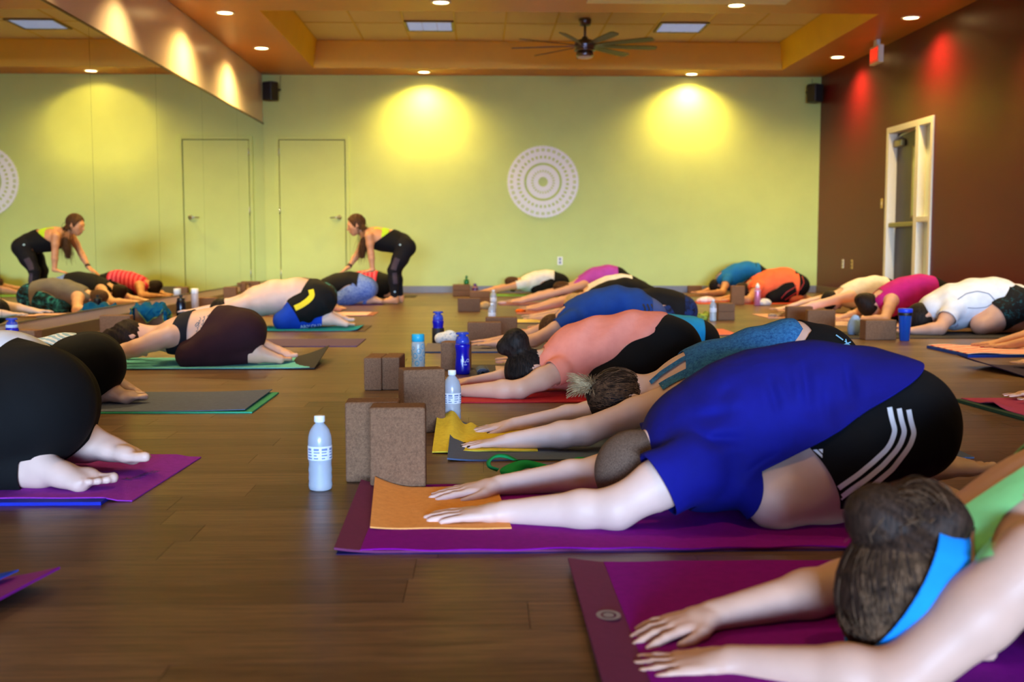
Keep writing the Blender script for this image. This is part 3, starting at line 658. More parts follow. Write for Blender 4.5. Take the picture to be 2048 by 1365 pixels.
# ------------------------------------------------------------------ a kneeling, folded-forward person
def px3(x, y, Y): return onY(x, y, Y)
def r3(r, Y): return r*Y/F
SKIN = lambda: mat('skin', (216, 168, 144), .5, var=.07, nscale=9, spec=.35, bump=.12, bscale=300, bdist=.001, sub=.0)
SKINT = lambda: mat('skin_tan', (204, 146, 110), .5, var=.08, nscale=9, spec=.35, bump=.12, bscale=300, bdist=.001)
SKINP = lambda: mat('skin_pale', (226, 188, 172), .5, var=.06, nscale=9, spec=.35, bump=.12, bscale=300, bdist=.001)
MATZ = .008
class Person:
    """joints are world points; prims carry tags used to cut the clothes"""
    def __init__(s, label, Y, h, skin, sz=1.0, floor=MATZ):
        s.label, s.Y, s.h, s.skin, s.sz, s.floor = label, Y, h, skin, sz, floor
        s.pr = []; s.tips = []; s.t = None; s.J = {}
    def torso(s, secs, dy=0.0, k=.05, lat=(0, 1, 0)):
        """secs: (px, top, bottom, half width m) measured in the sagittal plane, neck to tail"""
        Y = s.Y+dy; C = []
        for x, t, b, hw in secs:
            p = px3(x, (t+b)/2, Y); C.append((p, r3((b-t)/2, Y), hw))
        s.torso_w(C, k, lat)
    def torso_w(s, C, k=.05, lat=(0, 1, 0)):
        for (p, r, w), (q, r2, w2) in zip(C[:-1], C[1:]):
            u = nrm(q-p); c = max(.5, abs(u[0])); s.pr.append(ec(p, q, w, r*c, w2, r2*c, lat, k, 'torso'))
        s.J['tor'] = C
    def arm(s, i, sh, e, w, rr=(.058, .047, .040, .043, .027), k=.035, ground=True):
        z = s.sz; sh, e, w = map(lambda v: np.array(v, float), (sh, e, w)); rr = [r*z for r in rr]
        if ground:
            e[2] = max(e[2], s.floor+rr[2]); w[2] = max(w[2], s.floor+rr[4]*.85)
        m = sh+(e-sh)*.45
        s.pr += [rc(sh, m, rr[0], rr[1], k, 'uarm%d' % i), rc(m, e, rr[1], rr[2], .025, 'uarm%d' % i)]
        f = e+(w-e)*.3
        s.pr += [rc(e, f, rr[2], rr[3], .02, 'farm%d' % i), rc(f, w, rr[3], rr[4], .02, 'farm%d' % i)]
        s.J['sh%d' % i], s.J['el%d' % i], s.J['wr%d' % i] = sh, e, w
    def hand(s, i, tip=None, d=None, n=(0, 0, 1), thumb=None, curl=.2, spread=.3, sz=None, tips=False, lift=.05, bend=(1, 1, 1, 1), drop=True):
        W = s.J['wr%d' % i].copy(); z = (sz or 1.0)*s.sz
        if d is None: d = np.asarray(tip)-W
        th = A_(0, 1, 0) if thumb is None and i == 0 else (A_(0, -1, 0) if thumb is None else np.asarray(thumb, float))
        d = nrm(d); nn = nrm(np.asarray(n, float)-d*(np.asarray(n, float)@d)); th = nrm(th-d*(th@d)-nn*(th@nn))
        hand(s.pr, W, d, nn, th, z, curl, spread, 'hand%d' % i, s.tips if tips else None, lift, bend)
    def leg(s, i, hip, knee, ank, toe=None, rr=(.095, .080, .062, .056, .036), k=.05, n=(0, 0, 1), big=None, fsz=1.0, ground=True, feet=True):
        z = s.sz; hip, knee, ank = map(lambda v: np.array(v, float), (hip, knee, ank)); rr = [r*z for r in rr]
        if ground:
            knee[2] = s.floor+rr[2]*.92; ank[2] = max(ank[2], s.floor+rr[4])
        m = hip+(knee-hip)*.5
        s.pr += [rc(hip, m, rr[0], rr[1], k, 'thigh%d' % i), rc(m, knee, rr[1], rr[2], .035, 'thigh%d' % i)]
        f = knee+(ank-knee)*.35; f[2] = max(f[2], s.floor+rr[3]) if ground else f[2]
        s.pr += [rc(knee, f, rr[2]*.92, rr[3], .03, 'shin%d' % i), rc(f, ank, rr[3], rr[4], .03, 'shin%d' % i)]
        if feet:
            toe = np.array(toe, float)
            if ground: toe[2] = max(toe[2], s.floor+.018*z)
            d = nrm(toe-ank); n = nrm(np.asarray(n, float)-d*(np.asarray(n, float)@d)); b = A_(0, 1, 0) if big is None and i == 0 else (A_(0, -1, 0) if big is None else np.asarray(big, float)); b = nrm(b-d*(b@d)-n*(b@n))
            foot(s.pr, ank, d, n, b, fsz*z, 'foot%d' % i)
        s.J['hip%d' % i], s.J['kn%d' % i], s.J['an%d' % i] = hip, knee, ank
    def head(s, c, crown=(-.75, 0, -.35), face=(.25, 0, -.95), sz=1.0, neck=None, nr=.05):
        crown = nrm(crown); face = nrm(np.asarray(face, float)-crown*(np.asarray(face, float)@crown)); side = np.cross(crown, face)
        c = np.array(c, float); s.hd = (c, crown, face, side, sz)
        head(s.pr, c, crown, face, side, sz, neck, nr)
    def begin(s, name='person'):
        s.t = thing(name, s.label, 'person', (0, 0, 0)); return s.t
    def body(s, extra=None):
        b = s.begin(); s.bd = solid('body', s.pr, s.h, s.skin, b, extra=extra); return b
    def sel(s, tags): return [p for p in s.pr if any(p.tag.startswith(t) for t in tags)]
    def wear(s, name, tags, m, infl=.006, cs=(), extra=None, h=None, more=(), thick=.003, label=None, phi=None):
        o = solid(name, s.sel(tags)+list(more), h or s.h, m, s.t, infl, extra, phi or (cuts(*[tuple(c[:3])+(c[3] if isinstance(c[3][0], Prim) else s.sel(c[3]),) if len(c) > 3 and c[3] else c for c in cs], infl=infl) if cs else None), thick)
        if label: o['label'] = label
        return o
    def hair(s, m, more=(), line=.030, nape=.085, infl=.012, tilt=(.8, -.45), h=None, extra=None, name='hair'):
        c, cr, fa, sd, z = s.hd; R = np.stack([sd, cr, fa])
        pr = [el(c+(cr*.025-fa*.012)*z, (.076*z, .092*z, .096*z), R, .02, 'hair')]
        s.capp = pr
        n = nrm(fa*tilt[0]+cr*tilt[1])
        pl = [(c+n*line*z, n, .14*z), (c-cr*nape*z, -cr, .14*z)]
        o = solid(name, pr+list(more), h or s.h, m, s.t, infl, extra, cuts(*pl)); return o
    def hp(s, a, b, f): c, cr, fa, sd, z = s.hd; return c+(sd*a+cr*b+fa*f)*z
# decals: thin printed marks laid on a garment, following its surface
class Decal:
    def __init__(s, objs):
        s.o = objs if isinstance(objs, (list, tuple)) else [objs]; s.b = []
        for o in s.o:
            me = o.data; v = np.empty(len(me.vertices)*3, np.float32); me.vertices.foreach_get('co', v)
            s.b.append(BVHTree.FromPolygons(v.reshape(-1, 3).tolist(), [tuple(p.vertices) for p in me.polygons]))
    def hit(s, x, y):
        best = None
        for b in s.b:
            h = b.ray_cast(Vector(_o), Vector(ray(x, y)).normalized())
            if h[0] is not None and (best is None or h[3] < best[2]): best = (np.array(h[0]), np.array(h[1]), h[3])
        if best is None: return None
        p, n, _ = best
        if n@ray(x, y) > 0: n = -n
        return p, n
    def poly(s, name, pts, faces, m, parent, off=.0025):
        vs = []; ok = []
        for x, y in pts:
            h = s.hit(x, y); ok.append(h is not None); vs.append(h[0]+h[1]*off if h else _o)
        fs = [f for f in faces if all(ok[i] for i in f)]
        if not fs: return None
        us = sorted({i for f in fs for i in f}); mp = {u: i for i, u in enumerate(us)}
        return link_mesh(name, [vs[u] for u in us], [tuple(mp[i] for i in f) for f in fs], m, parent)
    def ribbon(s, name, line, wpx, m, parent, off=.0025, step=5, across=3):
        pts = np.array(line, float); seg = np.linalg.norm(np.diff(pts, axis=0), axis=1); L = np.r_[0, np.cumsum(seg)]; n = max(2, int(L[-1]/step))
        q = np.linspace(0, L[-1], n+1); X = np.interp(q, L, pts[:, 0]); Yv = np.interp(q, L, pts[:, 1])
        for _ in range(2): X[1:-1] = (X[:-2]+2*X[1:-1]+X[2:])/4; Yv[1:-1] = (Yv[:-2]+2*Yv[1:-1]+Yv[2:])/4
        T = np.stack([np.gradient(X), np.gradient(Yv)], 1); T /= np.linalg.norm(T, axis=1)[:, None]; N = np.stack([-T[:, 1], T[:, 0]], 1)
        vs = []; fs = []; k = across+1
        for i in range(n+1):
            for j in range(k): o = (j/across-.5)*wpx; vs.append((X[i]+N[i, 0]*o, Yv[i]+N[i, 1]*o))
        for i in range(n):
            for j in range(across): fs.append((i*k+j, i*k+j+1, (i+1)*k+j+1, (i+1)*k+j))
        return s.poly(name, vs, fs, m, parent, off)
    def text(s, name, body, o, u, v, m, parent, off=.0025):
        """u: image vector of one em along the line, v: image vector of one em upward"""
        cu = bpy.data.curves.new('txt', 'FONT'); cu.body = body; cu.size = 1.0; cu.align_x = 'CENTER'; cu.align_y = 'CENTER'; cu.resolution_u = 2
        ob = bpy.data.objects.new('txt', cu); COL.objects.link(ob)
        me = bpy.data.meshes.new_from_object(ob.evaluated_get(bpy.context.evaluated_depsgraph_get())); bpy.data.objects.remove(ob)
        pts = [(o[0]+u[0]*w_.co.x+v[0]*w_.co.y, o[1]+u[1]*w_.co.x+v[1]*w_.co.y) for w_ in me.vertices]
        return s.poly(name, pts, [tuple(p.vertices) for p in me.polygons], m, parent, off)
# ================================================================== mats
def rubber(name, col, rough=.75): return mat(name, col, rough, var=.06, nscale=60, bump=.25, bdist=.002, bscale=350, spec=.3)
def terry(name, col, stripes=None):
    if name in MATS: return MATS[name]
    c = lin(col); t = NT(name); v = t.coord()
    n = t.noise(60, 4, v, .7); base = t.ramp(n, [(.3, tuple(x*.86 for x in c)), (.7, tuple(min(1, x*1.08) for x in c))])
    if stripes:
        w_ = t.new('ShaderNodeTexWave', wave_type='BANDS', bands_direction='Y'); w_.inputs['Scale'].default_value = 3.2; w_.inputs['Distortion'].default_value = .8; t.link(v, w_.inputs['Vector'])
        base = t.mix(t.ramp(w_.outputs['Fac'], [(.4, (0, 0, 0)), (.6, (1, 1, 1))]), base, lin(stripes))
    t.base(base); t.b.inputs['Roughness'].default_value = .95; t.b.inputs['Specular IOR Level'].default_value = .15
    t.bump(t.noise(420, 3, v), .5, .003); MATS[name] = t.m; return t.m
def sheet(name, XL_, XR_, YN, YF_, m, label, cat, z0=.0006, th=.005, nx=48, ny=12, curlL=(0, 0, .1), curlR=(0, 0, .1), wavy=0.0, bulge=0.0, skew=0.0, group=None, edge=None, seed=1, zf=None):
    """flat mat or towel with thickness: curl = (height near, height far, length); skew shifts X from the near to the far side"""
    r = np.random.RandomState(seed); ph = r.rand(6)*6.3
    u = np.linspace(0, 1, nx+1); v = np.linspace(0, 1, ny+1); U, V = np.meshgrid(u, v, indexing='ij')
    L = XR_-XL_; X = XL_+L*U+skew*(V-.5); Y = YN+(YF_-YN)*V
    Y = Y+wavy*((V < .5)*-1+(V >= .5)*1)*(np.sin(U*L*34+ph[0])*.5+np.sin(U*L*13+ph[1])*.5)*np.abs(V-.5)*2
    Z = np.full_like(X, z0)
    for cu, d in ((curlL, U*L), (curlR, (1-U)*L)):
        hgt = cu[0]+(cu[1]-cu[0])*V; Z = Z+hgt*np.clip((cu[2]-d)/cu[2], 0, 1)**1.8
    if bulge: Z = Z+bulge*np.clip(np.sin(U*L*16+ph[2])*np.sin(V*5+ph[3]+U*3)+np.sin(U*L*7+ph[4])*.6, 0, 2)*.5
    if zf is not None: Z = Z+zf(U, V)
    T = np.stack([X, Y, Z+th], -1).reshape(-1, 3); B = np.stack([X, Y, Z], -1).reshape(-1, 3); n = len(T); k = ny+1
    fs = []
    for i in range(nx):
        for j in range(ny):
            a, b, c, d = i*k+j, (i+1)*k+j, (i+1)*k+j+1, i*k+j+1; fs += [(a, b, c, d), (n+a, n+d, n+c, n+b)]
        fs += [(i*k, n+i*k, n+(i+1)*k, (i+1)*k), (i*k+ny, (i+1)*k+ny, n+(i+1)*k+ny, n+i*k+ny)]
    for j in range(ny): fs += [(j, j+1, n+j+1, n+j), (nx*k+j, n+nx*k+j, n+nx*k+j+1, nx*k+j+1)]
    o = link_mesh(name, np.concatenate([T, B]), np.array(fs, np.int32), m)
    o.data.polygons.foreach_set('use_smooth', np.repeat([True], len(fs)))
    if hasattr(o.data, 'set_sharp_from_angle'): o.data.set_sharp_from_angle(angle=math.radians(50))
    return tag(o, label, cat, group)
def gX(px, py): return onZ(px, py)[0]
def gY(px, py): return onZ(px, py)[1]
def mat_on(label, col, x0, x1, yn, width=.62, **k):
    """near edge at pixel row yn, ends at pixel columns x0, x1 of that row"""
    a, b = onZ(x0, yn), onZ(x1, yn); Yn = (a[1]+b[1])/2
    return sheet('yoga_mat', a[0], b[0], Yn, Yn+width, rubber('mat_'+col[0], col[1]), label, 'yoga mat', **k), (a[0], b[0], Yn, Yn+width)
def towel_on(name, label, col, box, inset=(.0, .0, .0, .0), stripes=None, cat='towel', z=.0058, th=.003, **k):
    a, b, c, d = box
    return sheet(name, a+inset[0], b-inset[1], c+inset[2], d-inset[3], terry('terry_'+col[0], col[1], stripes), label, cat, z0=z, th=th, **k)
T_ = 'towel'
o, mb = mat_on('plum yoga mat with a grey oval mark under the headband person', ('plum', (112, 40, 84)), 1205, 3250, 1385, .69, skew=.0, curlL=(.01, .012, .12))
b = MB(); c0 = onZ(1217, 1232, .012); n_ = 28
b.add([(c0[0]+.022*math.cos(6.283*i/n_), c0[1]+.028*math.sin(6.283*i/n_), .0132) for i in range(n_)]+[(c0[0]+.014*math.cos(6.283*i/n_), c0[1]+.018*math.sin(6.283*i/n_), .0132) for i in range(n_)], [(i, (i+1) % n_, n_+(i+1) % n_, n_+i) for i in range(n_)])
b.add([(c0[0]+.010*math.cos(6.283*i/n_), c0[1]+.013*math.sin(6.283*i/n_), .0132) for i in range(n_)], [tuple(range(n_))])
b.build('emblem', mat('grey_emblem', (150, 140, 150), .6, var=.05), o)
towel_on('mat_towel', 'purple mat towel under the headband person in the near right corner', ('purple', (140, 8, 150)), mb, (.075, .0, -.005, .0), wavy=.004, nx=60)
o, mb = mat_on('plum yoga mat with a curled end under the royal blue T-shirt person', ('plum', (112, 40, 84)), 666, 2010, 1103, .66, skew=-.01, curlL=(.008, .020, .10))
towel_on('mat_towel', 'purple mat towel with wavy edges under the royal blue T-shirt person', ('purple', (140, 8, 150)), mb, (.062, .0, -.003, -.002), wavy=.010, nx=90, z=.0062)
m2 = sheet('yoga_mat', mb[0]+.01, mb[1], mb[2]-.008, mb[2]+.5, rubber('mat_cobalt', (26, 26, 120)), 'thin cobalt blue mat peeking out below the plum mat', 'yoga mat', z0=.0001, th=.0005)
Y0 = gY(760, 1069); sheet('hand_towel', gX(735, 1066)-.008, gX(1000, 1066)+.012, gY(800, 1068), gY(800, 985)+.01, terry('terry_orange', (255, 172, 96)), 'orange hand towel under the hands of the royal blue T-shirt person', T_, z0=.0094, th=.0035, bulge=.004, wavy=.006, curlL=(.004, .03, .10), skew=-.03, seed=4)
o, mb = mat_on('slate blue yoga mat with a lifted end under the heathered tank person', ('slate', (84, 98, 128)), 895, 1955, 921, .64, curlL=(.006, .045, .10), curlR=(.0, .004, .1))
sheet('hand_towel', gX(868, 905)-.005, gX(1075, 905), gY(960, 908), gY(960, 862)+.03, terry('terry_yellow', (252, 220, 70)), 'yellow hand towel bunched over the end of the slate mat', T_, z0=.0062, th=.004, bulge=.006, wavy=.006, curlL=(-.004, .05, .10), skew=.0, seed=9, zf=lambda U, V: .045*np.exp(-((U-.17)/.09)**2)*np.clip(V*1.2-.15, 0, 1)+.02*np.exp(-((U-.36)/.05)**2)*np.clip(V*2-1.2, 0, 1))
mat_on('red yoga mat under the peach T-shirt person', ('red', (190, 30, 44)), 885, 1540, 806, .64)
_, mb = mat_on('dark grey yoga mat between the red mat and the blue-grey one', ('charcoal', (70, 66, 78)), 938, 1480, 757, .62)
towel_on('mat_towel', 'pale pink towel on the dark grey mat under two hands', ('palepink', (214, 190, 190)), mb, (.14, .3, .1, .1))
o, mb = mat_on('blue yoga mat under the chevron-print person', ('steel', (40, 84, 140)), 846, 1390, 706, .62)
towel_on('mat_towel', 'grey mat towel covering the blue mat of the chevron-print person', ('grey', (124, 120, 136)), mb, (.0, .0, .015, .0))
_, mb = mat_on('thin dark mat below the salmon towel behind the chevron shirt', ('ink', (30, 40, 60)), 1036, 1482, 673, .60)
towel_on('mat_towel', 'salmon towel with its end showing behind the peach shirt', ('salmon', (245, 140, 122)), mb, (.0, .0, .02, .0), z=.006)
_, mb = mat_on('navy edged mat under the blonde person', ('navy', (24, 50, 96)), 1002, 1400, 647, .60)
towel_on('mat_towel', 'pale yellow towel on the mat under the blonde person', ('paleyellow', (236, 218, 150)), mb, (.02, .3, .0, .15))
mat_on('dusty rose yoga mat beside the orange cloth', ('rose', (176, 110, 116)), 1034, 1370, 629, .60)
mat_on('mauve yoga mat under the violet tank person', ('mauve', (150, 96, 120)), 998, 1310, 611, .60)
mat_on('lime green yoga mat nearest the back wall', ('lime', (130, 190, 90)), 960, 1190, 593, .58)
mat_on('brown yoga mat under the bright blue T-shirt person', ('brown', (110, 66, 44)), 1376, 1580, 594, .58)
mat_on('rust red yoga mat under the neon orange person', ('rust', (190, 70, 50)), 1400, 1628, 609, .60)
mat_on('pale pink yoga mat under the white tank person', ('blush', (222, 170, 160)), 1535, 1850, 637, .60)
mat_on('white and pink yoga mat under the magenta tank person', ('shell', (226, 196, 196)), 1650, 1990, 652, .60)
mat_on('charcoal yoga mat under the white T-shirt person', ('coal', (44, 42, 50)), 1690, 2120, 678, .62)
_, mb = mat_on('bright blue yoga mat at the right edge under a striped towel', ('cobalt2', (20, 70, 180)), 1932, 2500, 715, .62, th=.016, ny=12)
towel_on('mat_towel', 'pink and white striped towel on the bright blue mat', ('pinkstripe', (236, 104, 104)), mb, (.01, 0, .015, 0), (250, 226, 220), z=.0168, bulge=.012)
mat_on('dark violet yoga mat with a curled end at the right edge', ('violet', (36, 22, 74)), 2030, 2600, 757, .60, curlL=(.004, .06, .25), skew=-.10)
_, mb = mat_on('dark green yoga mat at the right edge below a rose towel', ('forest', (28, 64, 44)), 2062, 2760, 850, .64, skew=-.05, th=.012)
towel_on('mat_towel', 'rose towel on the dark green mat at the right edge', ('rosetowel', (190, 70, 100)), mb, (.03, 0, .02, -.005), z=.0126, skew=-.05, zf=lambda U, V: .02*np.exp(-((U-.0)/.03)**2-((V-.6)/.1)**2))
# left side
a = onZ(202, 1012); sheet('yoga_mat', a[0]-1.75, a[0], a[1], a[1]+.60, rubber('mat_cobalt3', (14, 34, 170)), 'cobalt blue yoga mat under the purple towel at the left', 'yoga mat', th=.009)
a = onZ(262, 1003); o = sheet('mat_towel', a[0]-1.8, a[0]+.02, a[1]-.005, a[1]+.60, terry('terry_violet', (158, 52, 176)), 'violet mat towel with small lettering at the left', T_, z0=.0096, th=.003, wavy=.004, skew=.03, zf=lambda U, V: -.009*np.clip((U-.958)/.025, 0, 1))
text_obj('Kurma', .050, mat('violet_ink', (84, 20, 104), .8, var=0), o, Matrix.Translation(tuple(onZ(283, 951, .0142))) @ Matrix.Rotation(math.radians(70), 4, 'Z'), extrude=.0002)
o, mb = mat_on('green yoga mat below a grey towel at the left', ('sea', (50, 160, 120)), -260, 502, 829, .60, th=.006)
towel_on('mat_towel', 'slate grey mat towel with pale blue piping at the left', ('slategrey', (98, 106, 130)), mb, (.0, .03, .012, -.005), z=.0068, curlR=(.006, .010, .3))
o, mb = mat_on('black yoga mat with a curled corner under the tattooed person', ('black', (34, 32, 38)), -20, 628, 741, .60, curlR=(.005, .075, .28))
towel_on('mat_towel', 'aqua mat towel under the tattooed person', ('aqua', (110, 200, 206)), mb, (.0, .03, .012, .015), z=.0066, curlR=(.002, .035, .25))
mat_on('muted purple yoga mat lying empty behind the tattooed person', ('dusk', (84, 62, 112)), 200, 713, 695, .60)
_, mb = mat_on('brown yoga mat under the shirtless person', ('umber', (84, 64, 52)), 330, 728, 664, .60)
towel_on('mat_towel', 'teal mat towel under the shirtless person', ('teal', (20, 140, 170)), mb, (.0, .05, .0, .12), z=.006, curlR=(.012, .012, .08), wavy=.01)
_, mb = mat_on('tan yoga mat under the grey top person', ('tan', (150, 92, 80)), 440, 746, 633, .60)
towel_on('mat_towel', 'pale pink mat towel with a wavy edge beyond the shirtless person', ('babypink', (232, 186, 190)), mb, (.0, .06, -.01, .1), z=.006, wavy=.012)
mat_on('purple yoga mat under the student being assisted', ('grape', (104, 48, 110)), 500, 765, 611, .60)
mat_on('dark yoga mat under the red striped person', ('soot', (52, 44, 44)), 610, 830, 596, .58)
a = onZ(-22, 1215); sheet('yoga_mat', a[0]-1.6, a[0]+.01, a[1]-.46, a[1]+.14, rubber('mat_magenta', (134, 14, 140)), 'magenta yoga mat with a lifted end in the lower left corner', 'yoga mat', curlR=(.012, .03, .22), skew=.14)
sheet('hand_towel', a[0]-.5, a[0]-.05, a[1]-.25, a[1]+.125, terry('terry_blue', (30, 70, 190)), 'blue towel on the magenta mat in the lower left corner', T_, z0=.0075, th=.003, curlR=(.010, .024, .2), skew=.11)
# ================================================================== cork blocks
t = NT('cork'); v = t.coord(); vo = t.new('ShaderNodeTexVoronoi'); vo.inputs['Scale'].default_value = 330; t.link(v, vo.inputs['Vector']); n1 = t.noise(150, 5, v, .75)
c1 = t.ramp(vo.outputs['Color'], [(0, lin((100, 70, 50))), (.5, lin((124, 90, 66))), (1, lin((146, 108, 80)))]); c2 = t.ramp(n1, [(.36, lin((92, 64, 46))), (.58, lin((138, 100, 74)))])
t.base(t.mix(.5, c1, c2)); t.b.inputs['Roughness'].default_value = .85; t.b.inputs['Specular IOR Level'].default_value = .2; t.bump(n1, .35, .003); M_cork = t.m
BD = {}
def block(label, px, py, dims, rz=0.0, z0=0.0, Y=None):
    """dims (x, y, z) in metres; px, py = middle of the near bottom edge"""
    p = onZ(px, py) if Y is None else onY(px, py, Y)
    key = tuple(dims)
    if key not in BD:
        bm = bmesh.new(); bmesh.ops.create_cube(bm, size=1); bmesh.ops.scale(bm, vec=dims, verts=bm.verts); bmesh.ops.translate(bm, vec=(0, 0, dims[2]/2), verts=bm.verts)
        bmesh.ops.bevel(bm, geom=list(bm.edges), offset=.009, segments=3, affect='EDGES', profile=.6)
        me = bpy.data.meshes.new('yoga_block'); bm.to_mesh(me); bm.free(); me.materials.append(M_cork); BD[key] = me
    o = bpy.data.objects.new('yoga_block', BD[key]); COL.objects.link(o)
    dy = abs(dims[1]*math.cos(rz))/2+abs(dims[0]*math.sin(rz))/2
    o.location = (p[0]-0.0, p[1]+dy, z0+.0005); o.rotation_euler = (0, 0, rz)
    return tag(o, label, 'yoga block', 'cork yoga blocks')
S6, L9, T4 = .152, .2286, .082
block('cork block standing upright nearest the camera, in front of its twin', 795, 982, (S6, .10, L9), math.radians(1))
block('cork block standing upright half hidden behind the nearest block', 744, 966, (S6, .10, L9), math.radians(2))
block('cork block standing upright beside the second clear water bottle', 842, 869, (S6, .10, L9), math.radians(16))
block('cork block on its side, left of the small end-on pair', 748, 782, (T4, L9, S6), math.radians(-3))
block('cork block on its side, right of the small end-on pair', 784, 781, (T4, L9, S6), math.radians(-3))
block('cork block behind the tall royal blue bottle', 912, 742, (.15, .10, S6), math.radians(-12))
block('cork block with its long face forward left of the chevron shirt hands', 969, 690, (L9, T4, S6))
block('cork block partly behind the long-face block near the chevron shirt hands', 1003, 677, (L9, T4, S6))
block('cork block below the tan cloth near the small clear bottle', 938, 624, (L9, T4, .137))
block('lower cork block of the stack under the green bottle', 923, 593, (L9, S6, .076)); block('upper cork block of the stack under the green bottle', 923, 593, (L9, S6, .076), 0, .0765)
block('lower cork block of the stack beside the far purple bottle', 960, 610, (L9, S6, .076)); block('upper cork block of the stack beside the far purple bottle', 960, 610, (L9, S6, .076), 0, .0765)
block('cork block by the back wall left of the bright blue T-shirt', 1390, 586, (.20, S6, .10))
block('upright cork block in front of the neon orange person', 1476, 610, (S6, T4, .215))
block('lower cork block of the pair behind the cloudy bottle', 1453, 641, (S6, L9, .075)); block('upper cork block of the pair behind the cloudy bottle', 1453, 641, (S6, L9, .075), 0, .0755)
block('cork block on its side left of the white tank person, farther of two', 1600, 643, (L9, T4, .13))
block('cork block on its side left of the magenta person, nearer of two', 1643, 655, (L9, T4, .142))
block('cork block beside the blue tumbler on the right', 1762, 681, (L9, .11, .142), math.radians(4))
block('cork block behind the royal blue bottle at the left edge', 30, 707, (.26, .10, .142), math.radians(-8))
block('cork block standing behind the tattooed person hair bun', 230, 669, (L9, .09, .142))
block('cork block under the teal towel with lime edging', 297, 651, (.232, .10, .142), math.radians(4))
block('cork block low by the mirror beside the white bottle', 414, 619, (.20, .10, .12))
block('cork block standing upright by the mirror behind the shirtless person', 460, 614, (.14, .09, .215))
block('cork block standing against the mirror near the far door, left one', 480, 598, (.14, .09, .20)); block('cork block standing near the far door, right one', 507, 594, (.15, .09, .20))
# ================================================================== bottles
def plast(name, col, tr=.5, rough=.2):
    if name in MATS: return MATS[name]
    m = mat(name, col, rough, var=.03, nscale=12, trans=tr, spec=.5); return m
def cyl_text(body, size, R, z, ang, m, parent, vertical=False):
    cu = bpy.data.curves.new('txt', 'FONT'); cu.body = body; cu.size = size; cu.align_x = 'CENTER'; cu.align_y = 'CENTER'; cu.resolution_u = 2
    ob = bpy.data.objects.new('txt', cu); COL.objects.link(ob); me = bpy.data.meshes.new_from_object(ob.evaluated_get(bpy.context.evaluated_depsgraph_get())); bpy.data.objects.remove(ob)
    for v in me.vertices:
        x, y = v.co.x, v.co.y; a = ang+x/R; v.co = (R*math.cos(a), R*math.sin(a), z+y)
    me.materials.clear(); me.materials.append(m); q = bpy.data.objects.new('lettering', me); COL.objects.link(q); q.parent = parent; return q
def bottle(kind, label, px, py, prof, m, cap=None, capm=None, label_band=None, extra=None, rz=0.0, sc=1.0, z0=0.0, Y=None, n=28):
    p = onZ(px, py, z0) if Y is None else A_(onY(px, py, Y)[0], Y, z0)
    t = thing(kind, label, 'bottle', (p[0], p[1]+.03*sc*(Y is None), z0+.0005), rz); t.scale = (sc, sc, sc)
    MB().lathe(prof, n).build('bottle_body', m, t, True)
    if cap: MB().lathe(cap, n).build('cap', capm, t, True)
    if label_band:
        z_, z1, R, lm = label_band; MB().lathe([(R, z_), (R+.0006, z_+.001), (R+.0006, z1-.001), (R, z1)], n, cap=False).build('label', lm, t, True)
    if extra: extra(t)
    return t
M_pet = plast('milky_clear_plastic', (220, 230, 246), .55, .22); M_capw = mat('white_cap', (236, 238, 244), .45, var=0); M_lab = mat('paper_label', (226, 230, 242), .6, var=.05, nscale=40); M_ink = mat('label_ink', (120, 134, 176), .6, var=0)
PET = [(.024, 0), (.031, .004), (.0325, .014), (.031, .026), (.0325, .036), (.031, .047), (.0325, .058), (.0305, .070), (.0315, .080), (.0325, .086), (.0325, .124), (.0325, .136), (.031, .150), (.026, .166), (.018, .178), (.0125, .184), (.0125, .192)]
PETC = [(.0135, .188), (.0148, .189), (.0148, .204), (.0138, .2055)]
def ink_bar(t, a0, a1, z, hgt, R, m=None, n=5):
    vs = [(R*math.cos(a0+(a1-a0)*i/n), R*math.sin(a0+(a1-a0)*i/n), z+s*hgt/2) for s in (-1, 1) for i in range(n+1)]
    return MB().add(vs, [(i, i+1, n+2+i, n+1+i) for i in range(n)]).build('label_print', m or M_ink, t)
def petx(t):
    r = random.Random(5)
    for k, a in enumerate((-2.6, -1.95, -1.3, -.6)):
        for j in range(4): ink_bar(t, a, a+r.uniform(.25, .5), .116-.008*j, .0034 if j else .006, .0338)
def pet(label, px, py, sc=1.0, tx=False, **k): return bottle('water_bottle', label, px, py, PET, M_pet, PETC, M_capw, (.086, .124, .0327, M_lab), petx if tx else None, sc=sc, **k)
pet('large clear water bottle standing alone nearest the camera', 638, 985, 1.0, True)
pet('clear water bottle between the upright cork block and the red mat', 904, 856, 1.02, True)
pet('small clear bottle near the tan cloth and the stacked blocks', 987, 620, 1.0); pet('clear bottle with a rounded cap half hidden behind a cork block', 984, 655, .96)
pet('cloudy water bottle before a pair of stacked cork blocks', 1427, 643, .93)
BH = [(.036, 0), (.039, .004), (.040, .02), (.039, .05), (.036, .085), (.0345, .105), (.036, .125), (.0395, .145), (.0395, .152), (.033, .163)]
BHC = [(.034, .160), (.036, .162), (.036, .178), (.033, .182), (.031, .195), (.020, .199), (.019, .206), (.034, .208), (.036, .213), (.030, .220)]
M_roy = plast('royal_blue_plastic', (16, 24, 190), .25, .2); M_royc = plast('blue_clear_lid', (60, 90, 220), .5, .2); M_wpr = mat('white_bottle_print', (225, 232, 250), .6, var=0)
def h2o(t): cyl_text('H\u2082O', .026, .0385, .072, -1.15, M_wpr, t); ink_bar(t, -1.35, -.95, .052, .003, .0392, M_wpr)
bottle('sport_bottle', 'tall royal blue bottle lettered H2O near the red mat', 925, 750, BH, M_roy, BHC, M_royc, None, h2o)
